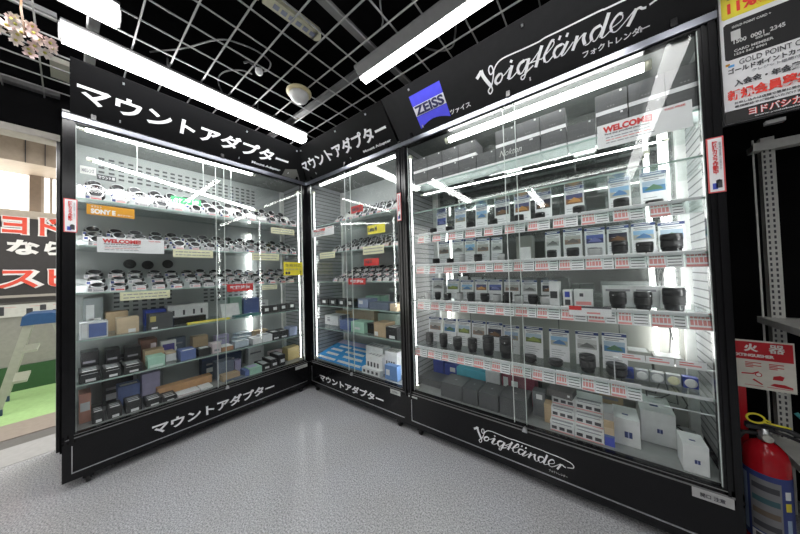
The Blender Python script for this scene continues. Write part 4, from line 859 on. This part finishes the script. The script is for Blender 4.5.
# right cabinet floor
Z = .298
pbox(RC, 418, 440, 379, .13, .14, Z, bgry, 'dark grey box in the lower left corner of the right cabinet', rot=.0, vm=385)
for i, (a, b_, t) in enumerate(((441,462,384),(463,477.5,389),(479,498,394),(500,526,399))):
    pbox(RC, a, b_, t, .045, .16, Z, bgry, 'charcoal box on the floor of the right cabinet, %s of the row of four' % nm[i], [('t',.45,.55,.45,.55,C('print_dim',.25,.25,.26))], group='row of four charcoal boxes', vm=t+12)
pbox(RC, 432, 442, 361, .25, .1, Z, dblue, 'deep blue box behind the dark corner box of the right cabinet', [('t',.3,.8,.3,.6,bblue)], vm=366)
pbox(RC, 443, 456, 366, .24, .12, Z, dblue, 'deep blue box with a silver mark behind the charcoal boxes', [('f',.4,.8,.6,.85,clear)], vm=372)
pbox(RC, 457, 486, 370, .25, .08, Z, cyan, 'long cyan box behind the charcoal boxes', lid=cyan, vm=378)
pbox(RC, 484, 500, 372, .24, .06, Z, clear, 'grey and white tilted pack right of the cyan box', [('f',.1,.9,.2,.5,grey)], 'pack', 'pack', vm=380)
pbox(RC, 502, 535, 377, .23, .10, Z, wine, 'wine red bag behind the charcoal boxes', [('f',.3,.5,.5,.8,bwht),('f',.05,.2,.1,.9,clear)], 'bag', 'bag', vm=384)
pbox(RC, 533, 545, 392, .14, .06, Z, C('bag_clear_dark',.16,.17,.18,.15), 'crumpled clear bag between the wine bag and the white boxes', [('f',.3,.8,.7,.9,bwht)], 'plastic_bag', 'bag', vm=405)
pbox(RC, 541, 551, 404, .10, .06, Z, tan, 'small brown box half hidden beside the stack of white boxes', vm=410)
# stack of white boxes with lens pictures
for lv in range(3):
    for k in range(2):
        mkbox(RC, .865+.115*k, .045+.05*lv, Z+.001+lv*.047, .112, .12, .045, bwht, 'white box with oval lens pictures, %s, %s of the stack' % (['bottom layer','middle layer','top layer'][lv], ['left','right'][k]), [('f',a,a+.22,.2,.55,dark) for a in (.06,.39,.70)]+[('f',.02,.98,.0,.09,lred),('f',.1,.9,.85,.95,grey),('t',.05,.95,.1,.25,grey)], group='stack of white boxes with lens pictures')
mkbox(RC, .86, .12, Z+.143, .11, .10, .035, C('box_darkgrey',.10,.095,.095), 'dark grey box lying on the stack of white boxes', [('f',.82,.92,.4,.7,bwht)], rot=-.15)
mkbox(RC, 1.094, .05, Z+.001, .036, .12, .05, blue, 'bright blue box at the bottom right of the stack', lid=bblue)
mkbox(RC, 1.094, .05, Z+.052, .036, .12, .030, tan2, 'tan box directly on the bright blue box')
mkbox(RC, 1.094, .05, Z+.083, .036, .12, .030, tan, 'second tan box above the blue box')
mkbox(RC, 1.094, .06, Z+.114, .036, .10, .035, C('pack_grey',.35,.35,.36), 'grey pack on top of the two tan boxes')
# more packs standing deeper in the cabinets
EX = [(LC,.54,.20,.36,.12,.06,.06,C('pack_charcoal',.05,.05,.055),'flat charcoal pack behind the black boxes on the fifth shelf, near the doorway'),
(LC,.54,.95,.33,.14,.08,.07,bblk,'black box lying deep on the fifth shelf behind the ice-blue bags'),(LC,.54,1.12,.34,.12,.08,.06,tan,'brown box lying deep at the right of the fifth shelf'),
(LC,.54,.50,.36,.10,.06,.12,slate,'slate box against the back wall of the fifth shelf'),(LC,.54,.80,.34,.10,.07,.08,lil,'pale lilac box against the back wall of the fifth shelf'),
(LC,.79,1.10,.36,.16,.06,.10,bwht,'white box against the back wall at the right of the fourth shelf'),(LC,.79,.56,.38,.14,.05,.13,C('pack_smoke',.22,.25,.26),'smoke-grey pack against the back wall of the fourth shelf'),
(LC,.298,.16,.30,.14,.10,.16,bblk,'black box standing at the back of the cabinet floor near the doorway'),(LC,.298,.33,.33,.13,.09,.13,C('pack_smoke',.22,.25,.26),'smoke-grey box at the back of the cabinet floor'),
(LC,.298,.70,.34,.30,.07,.15,C('pack_darkblue',.03,.05,.10),'long dark blue box behind the orange slab box'),(LC,.298,1.06,.34,.14,.07,.15,bwht,'white box at the back of the cabinet floor behind the slate box'),
(LC,.298,1.20,.22,.12,.08,.10,pnk,'pinkish box behind the black boxes right of the mint box'),
(MC,.83,.55,.36,.16,.06,.09,bwht,'white box against the back wall of the fourth shelf of the middle cabinet'),(MC,.83,.90,.30,.18,.08,.10,bblk,'black box at the back right of the fourth shelf of the middle cabinet'),
(MC,.61,.78,.34,.14,.07,.12,lil,'lilac box at the back of the fifth shelf of the middle cabinet'),(MC,.61,.16,.20,.10,.10,.10,slate,'slate box in the left corner of the fifth shelf of the middle cabinet'),
(MC,.298,.70,.32,.16,.08,.09,bwht,'white box deep behind the leaflet board, left one'),(MC,.298,.90,.33,.12,.08,.14,C('box_skyblue',.14,.27,.55),'sky blue box deep behind the lens-picture boxes'),
(RC,.60,1.10,.36,.14,.07,.07,bblk,'black box deep behind the price strips of the right cabinet'),(RC,.298,.62,.38,.16,.06,.10,bblk,'black box at the back of the right cabinet floor behind the wine bag'),
(RC,.298,.84,.36,.20,.07,.20,C('pack_smoke',.22,.25,.26),'smoke-grey box behind the stack of white lens-picture boxes'),(RC,.298,1.08,.34,.10,.08,.16,tan,'brown box behind the small tan and blue boxes')]
for c_, z_, x_, d_, w__, dl_, h_, m_, l_ in EX: mkbox(c_, x_, d_, z_+.001, w__, dl_, h_, m_, l_, [('f',.1,.45,.2,.45,bwht),('f',.1,.8,.6,.7,grey)])

def zbox(u0, u1, vb, vt, d, dl, label, s_=.22):
    x0 = hit(u0, vb, 1, d).x; x1 = hit(u1, vb, 1, d).x; z1 = hit((u0+u1)/2, vt, 1, d).z; w_ = x1-x0; h_ = z1-Z
    b = MB().box((0,0,0),(w_,dl,h_),bwht).box((-.0005,-.0005,h_*.9),(w_+.0005,dl+.0005,h_+.0005),bwht)
    o = b.build('product_box', None, (x0,d,Z+.0008)); tag(o, label, 'box')
    k = min(w_,h_)*s_; cx_, cz_ = w_*.55, h_*.42
    p = MB().box((cx_-k/2,-.0012,cz_-k/2),(cx_+k/2,-.0006,cz_+k/2),navy).box((cx_-k*.08,-.0016,cz_-k/2),(cx_+k*.1,-.0012,cz_+k/2),C('logo_mid',.35,.38,.62)); p.build('logo', o)
    MB().box((w_*.35,dl*.3,h_+.0006),(w_*.6,dl*.4,h_+.001),navy).build('top_mark', o)
zbox(615, 641, 445, 420, .10, .14, 'white box with dark blue square logo, leftmost of three at lower right', .30)
zbox(642, 677, 446, 413, .19, .20, 'widest white box with a small blue logo, behind between the two others', .16)
zbox(684, 710, 470, 446, .04, .10, 'white box with a small blue logo next to the right post of the right cabinet', .22)
cb = MB()
for k in range(4):
    pts = [RC.P(1.30+.03*k+.03*math.sin(t*1.3+k), .36+.02*math.cos(t*2+k), .32+.035*t+.02*math.sin(t*2.1+k)) for t in range(9)]
    cb.tube(pts, .003, lens, 6)
for k in range(2): cb.tube([RC.P(1.36+.015*k+.02*math.sin(t*.9+k), .40+.01*math.cos(t+k), .60+.09*t) for t in range(12)], .003, C('cable_grey',.15,.15,.15), 6)
tag(cb.build('cable_tangle'), 'tangle of thin dark cables in the right corner of the right cabinet', 'cables')
for u, v, z in ((655,185,1.53),(668,182,1.53)): pass

# ------------------------------------------------------------------ right of the cabinets
ps = empty('poster', (2.69,.012,1.632), 0, 'large white hanging poster with a black card and red headline right of the cabinets', 'poster')
PW, PH = .33, .56
MB().box((-.004,.0,-.004),(PW+.004,.012,PH+.004),lens).box((0,-.003,0),(PW,0,PH),white).build('poster_panel', ps)
MB().box((0,-.004,0),(PW,-.003,.046),C('poster_black',.012,.012,.012)).build('bottom_band', ps)
rp = C('poster_red',.85,.06,.04); C('card_black',.010,.010,.011,.6); XO = .005
def pt(t, x, z, w_, h_, m, bo=.0, y=-.0042): text('lettering', t, x+XO, z, w_, h_, m, bo+.008, org=(0,y,0), parent=ps, depth=.0005)
yb = MB(); yb.prism([(.010,.386),(.20,.386),(.205,.391),(.205,.515),(.20,.52),(.010,.52),(.005,.515),(.005,.391)], -.0042, -.003, yellow); yb.build('yellow_panel', ps)
pt('最大', .014, .452, .04, .012, dark, .03, -.0046); pt('11%還元', .014, .397, .150, .050, rp, .03, -.0046)
MB().prism([(.014,.232),(.20,.232),(.205,.238),(.205,.362),(.20,.368),(.014,.368),(.008,.362),(.008,.238)], -.0042, -.003, C('card_black',.018,.018,.02,.4)).box((.024,-.0047,.300),(.046,-.0042,.335),C('chip_silver',.6,.6,.6,.3)).build('card_picture', ps)
cs = C('card_silver',.62,.62,.62)
for a in (('GOLD POINT CARD +', .022,.345,.085,.008), ('1500  0001  2345', .024,.286,.110,.014), ('GOOD THRU', .072,.276,.03,.007), ('CARD MEMBER', .024,.256,.085,.009), ('1234 567 8901', .024,.243,.070,.008)): pt(*a, cs, .01, -.0046)
pt('GOLD POINT CARD', .034, .206, .165, .018, dark, -.01); pt('ゴールドポイントカード+', .008, .181, .185, .019, dark, .02); pt('クレジット機能付き', .060, .166, .11, .010, grey, .0)
MB().box((.008,-.0042,.212),(.018,-.003,.220),orange).box((.014,-.0042,.206),(.028,-.003,.214),C('mark_blue',.1,.4,.8)).build('colour_mark', ps)
pt('入会金・年会費無料', .020, .130, .180, .024, dark, .02); pt('新規会員募集中', .003, .082, .205, .038, rp, .03); pt('お申し込みは店頭で簡単に受付いたします', .018, .066, .19, .009, dark, .0); pt('最短即日でご利用いただけます', .018, .053, .15, .008, dark, .0)
pt('ヨドバシカメラ', .048, .015, .155, .026, rp, .05, -.0044); pt('ヨドバシカメラ', .048, .015, .155, .026, white, .0, -.0050); pt('www.yodobashi.com', .06, .005, .12, .006, white, .0)
MB().box((.09,.0,-.03),(.13,.02,-.018),greymetal).build('poster_clip', ps)
MB().tube([(.1,.006,PH),(.1,.006,.72)],.003,silver).tube([(.28,.006,PH),(.28,.006,.72)],.003,silver).build('hanging_wire', ps)
# slotted shelving behind
st = empty('slotted_shelving', (2.89,.50,0), 0, 'pale grey slotted steel shelving against the black wall at the right', 'shelving')
sg = C('shelving_ivory',.66,.66,.62,.4)
def upright(x, y):
    b = MB().box((x,y,0),(x+.040,y+.002,1.70),sg).box((x,y,0),(x+.002,y+.03,1.70),sg).box((x-.022,y+.006,0),(x-.016,y+.010,1.70),sg)
    for k in range(66):
        for q_ in (.010,.026): b.box((x+q_-.003,y-.0008,.03+k*.025),(x+q_+.003,y,.044+k*.025),dark)
    b.build('upright', st)
upright(0.03,0); upright(.92,0)
for z in (1.64,.84,.30):
    s_ = MB().box((-.0,-.42 if z<1 else -.03,z),(1.0,.03,z+.028),sg).box((0,-.422 if z<1 else -.032,z-.004),(1.0,-.415 if z<1 else -.028,z+.034),silver if z<1 else sg); s_.build('shelf_board', st)
mkx = tag(MB().box((0,0,0),(.34,.25,.10),dark).box((.02,-.002,.02),(.3,0,.08),C('bin_grey',.09,.09,.10)).build('storage_bin',None,(3.02,.20,.33)),'black storage bin on the lowest board of the slotted shelving','bin')
tag(MB().tube([(2.86,.18,.56),(2.90,.14,.50),(2.93,.10,.44),(2.96,.06,.30),(3.0,.05,.012)],.006,C('hose_teal',.05,.28,.30)).build('teal_hose'),'thin teal tube hanging down right of the fire extinguisher','tube')
# extinguisher stand with sign
sn = empty('extinguisher_sign', (2.70,.24,0), 0, 'red and white fire extinguisher sign on a red post right of the cabinets', 'sign')
sr = C('sign_red',.50,.012,.02,.35)
x0s, x1s, zb, zt_ = 0, .187, .610, .805
MB().box((x0s,0,zb),(x1s,.004,zt_),C('sign_ivory',.68,.66,.58)).build('sign_plate', sn)
MB().box((x0s+.003,-.001,zt_-.078),(x1s-.004,0,zt_-.006),sr).build('red_field', sn)
iv = C('sign_letter',.80,.78,.74)
text('lettering', '消', .012, zt_-.044, .030, .030, iv, .05, org=(0,-.001,0), parent=sn); text('lettering', '火', .064, zt_-.046, .036, .032, iv, .05, org=(0,-.001,0), parent=sn); text('lettering', '器', .126, zt_-.046, .038, .034, iv, .02, org=(0,-.001,0), parent=sn)
text('lettering', 'FIRE EXTINGUISHER', .006, zt_-.067, .132, .012, iv, .04, org=(0,-.001,0), parent=sn)
b = MB().box((.062,-.001,zb+.012),(.108,0,zb+.0135),sr).box((.118,-.001,zb+.012),(.178,0,zb+.0135),sr)
b.prism([(.055,zb+.055),(.085,zb+.058),(.10,zb+.070),(.098,zb+.072),(.083,zb+.062),(.055,zb+.060)],-.001,0,sr).prism([(.135,zb+.03),(.16,zb+.03),(.178,zb+.022),(.178,zb+.016),(.14,zb+.018),(.125,zb+.022)],-.001,0,sr)
b.lathe([(.009,0),(.009,.001)],sr,18,Matrix.Translation((.098,0,zb+.058))@Matrix.Rotation(math.pi/2,4,'X')).lathe([(.0065,0),(.0065,.0013)],iv,18,Matrix.Translation((.098,0,zb+.058))@Matrix.Rotation(math.pi/2,4,'X'))
b.prism([(.132,zb+.045),(.155,zb+.045),(.160,zb+.060),(.150,zb+.064),(.134,zb+.058)],-.001,0,sr).prism([(.082,zb+.035),(.105,zb+.018),(.108,zb+.021),(.086,zb+.040)],-.001,0,sr)
for k in range(4): b.box((.066,-.001,zb+.085+.006*k),(.066+.02*(1+k%2),0,zb+.088+.006*k),sr).box((.125,-.001,zb+.085+.006*k),(.145+.015*(k%2),0,zb+.088+.006*k),sr)
b.build('pictograms', sn)
MB().box((.046,.006,.0),(.066,.022,.79),sr).build('post', sn); MB().box((.0,-.10,0),(.17,.10,.010),sr).build('stand_foot', sn)
ex = empty('fire_extinguisher', (2.782,.17,.0105), 0, 'red fire extinguisher with a blue label standing right of the cabinets', 'fire extinguisher')
ex.scale = (1,1,1.03)
exr = C('extinguisher_red',.46,.006,.014,.22); R_ = .056
MB().lathe([(R_*.80,0,rubber),(R_*1.0,.008),(R_,.012),(R_,.345),(R_*.97,.362),(R_*.86,.384),(R_*.62,.402),(R_*.36,.412),(R_*.30,.416)], exr, 36).build('cylinder', ex)
lb = MB()
def arc_patch(a0, a1, z0, z1, m, r_, n=20):
    vs = []; 
    for k in range(n+1):
        a = math.radians(a0+(a1-a0)*k/n); vs += [(r_*math.cos(a), r_*math.sin(a), z0), (r_*math.cos(a), r_*math.sin(a), z1)]
    lb.add(vs, [(2*k,2*k+2,2*k+3,2*k+1) for k in range(n)], m)
nb_ = C('label_blue',.04,.06,.22); lw = C('label_silver',.22,.22,.23)
arc_patch(-190,10,.06,.31,nb_,R_+.0006,40); arc_patch(-150,-75,.10,.29,lw,R_+.001)
for k in range(4): arc_patch(-145,-80,.115+.045*k,.135+.045*k,[dark,C('label_brown',.16,.12,.09),C('label_tealdark',.05,.12,.14),dark][k],R_+.0013)
arc_patch(-150,-75,.065,.095,bwht,R_+.001); arc_patch(-140,-85,.070,.09,dark,R_+.0014)
arc_patch(-66,-48,.24,.268,bwht,R_+.0012,8); arc_patch(-66,-48,.20,.228,C('label_yellow',.75,.62,.05),R_+.0012,8); arc_patch(-64,-50,.09,.17,C('label_lightblue',.35,.45,.6),R_+.0012,8)
arc_patch(-185,-160,.08,.29,C('label_lightblue',.35,.45,.6),R_+.001,8)
lb.build('label', ex)
v_ = MB().lathe([(.016,.412),(.018,.425),(.018,.44),(.013,.445),(.013,.46)], silver, 20).box((-.045,-.010,.452),(.02,.010,.466),lens); v_.build('valve', ex)
MB().lathe([(.012,0),(.014,.004),(.014,.010),(.011,.012)], C('gauge_face',.5,.5,.45), 18, Matrix.Translation((0,-.018,.432))@Matrix.Rotation(math.pi/2,4,'X')).build('gauge', ex)
MB().tube([(-.045,0,.468),(.0,0,.474),(.05,-.005,.470),(.095,-.012,.452),(.13,-.02,.440)], [.006,.009,.009,.008,.006], lens).tube([(.0,0,.456),(.05,-.005,.450),(.09,-.012,.436)], .006, lens).build('handle', ex)
MB().tube([(.015,-.004,.488)]+[(-.02+.022*math.cos(a), -.006, .492+.017*math.sin(a)) for a in [i*.45 for i in range(15)]], .0035, yellow).tube([(.0,-.006,.482),(.03,-.006,.480),(.06,-.006,.478)], .0035, yellow).build('safety_pin', ex)
MB().tube([(-.015,0,.435),(-.05,.0,.43),(-.078,.0,.38),(-.082,.0,.25),(-.078,.0,.12)], .008, rubber).tube([(-.078,.0,.12),(-.078,.0,.06)], [.008,.013], lens).build('hose', ex)
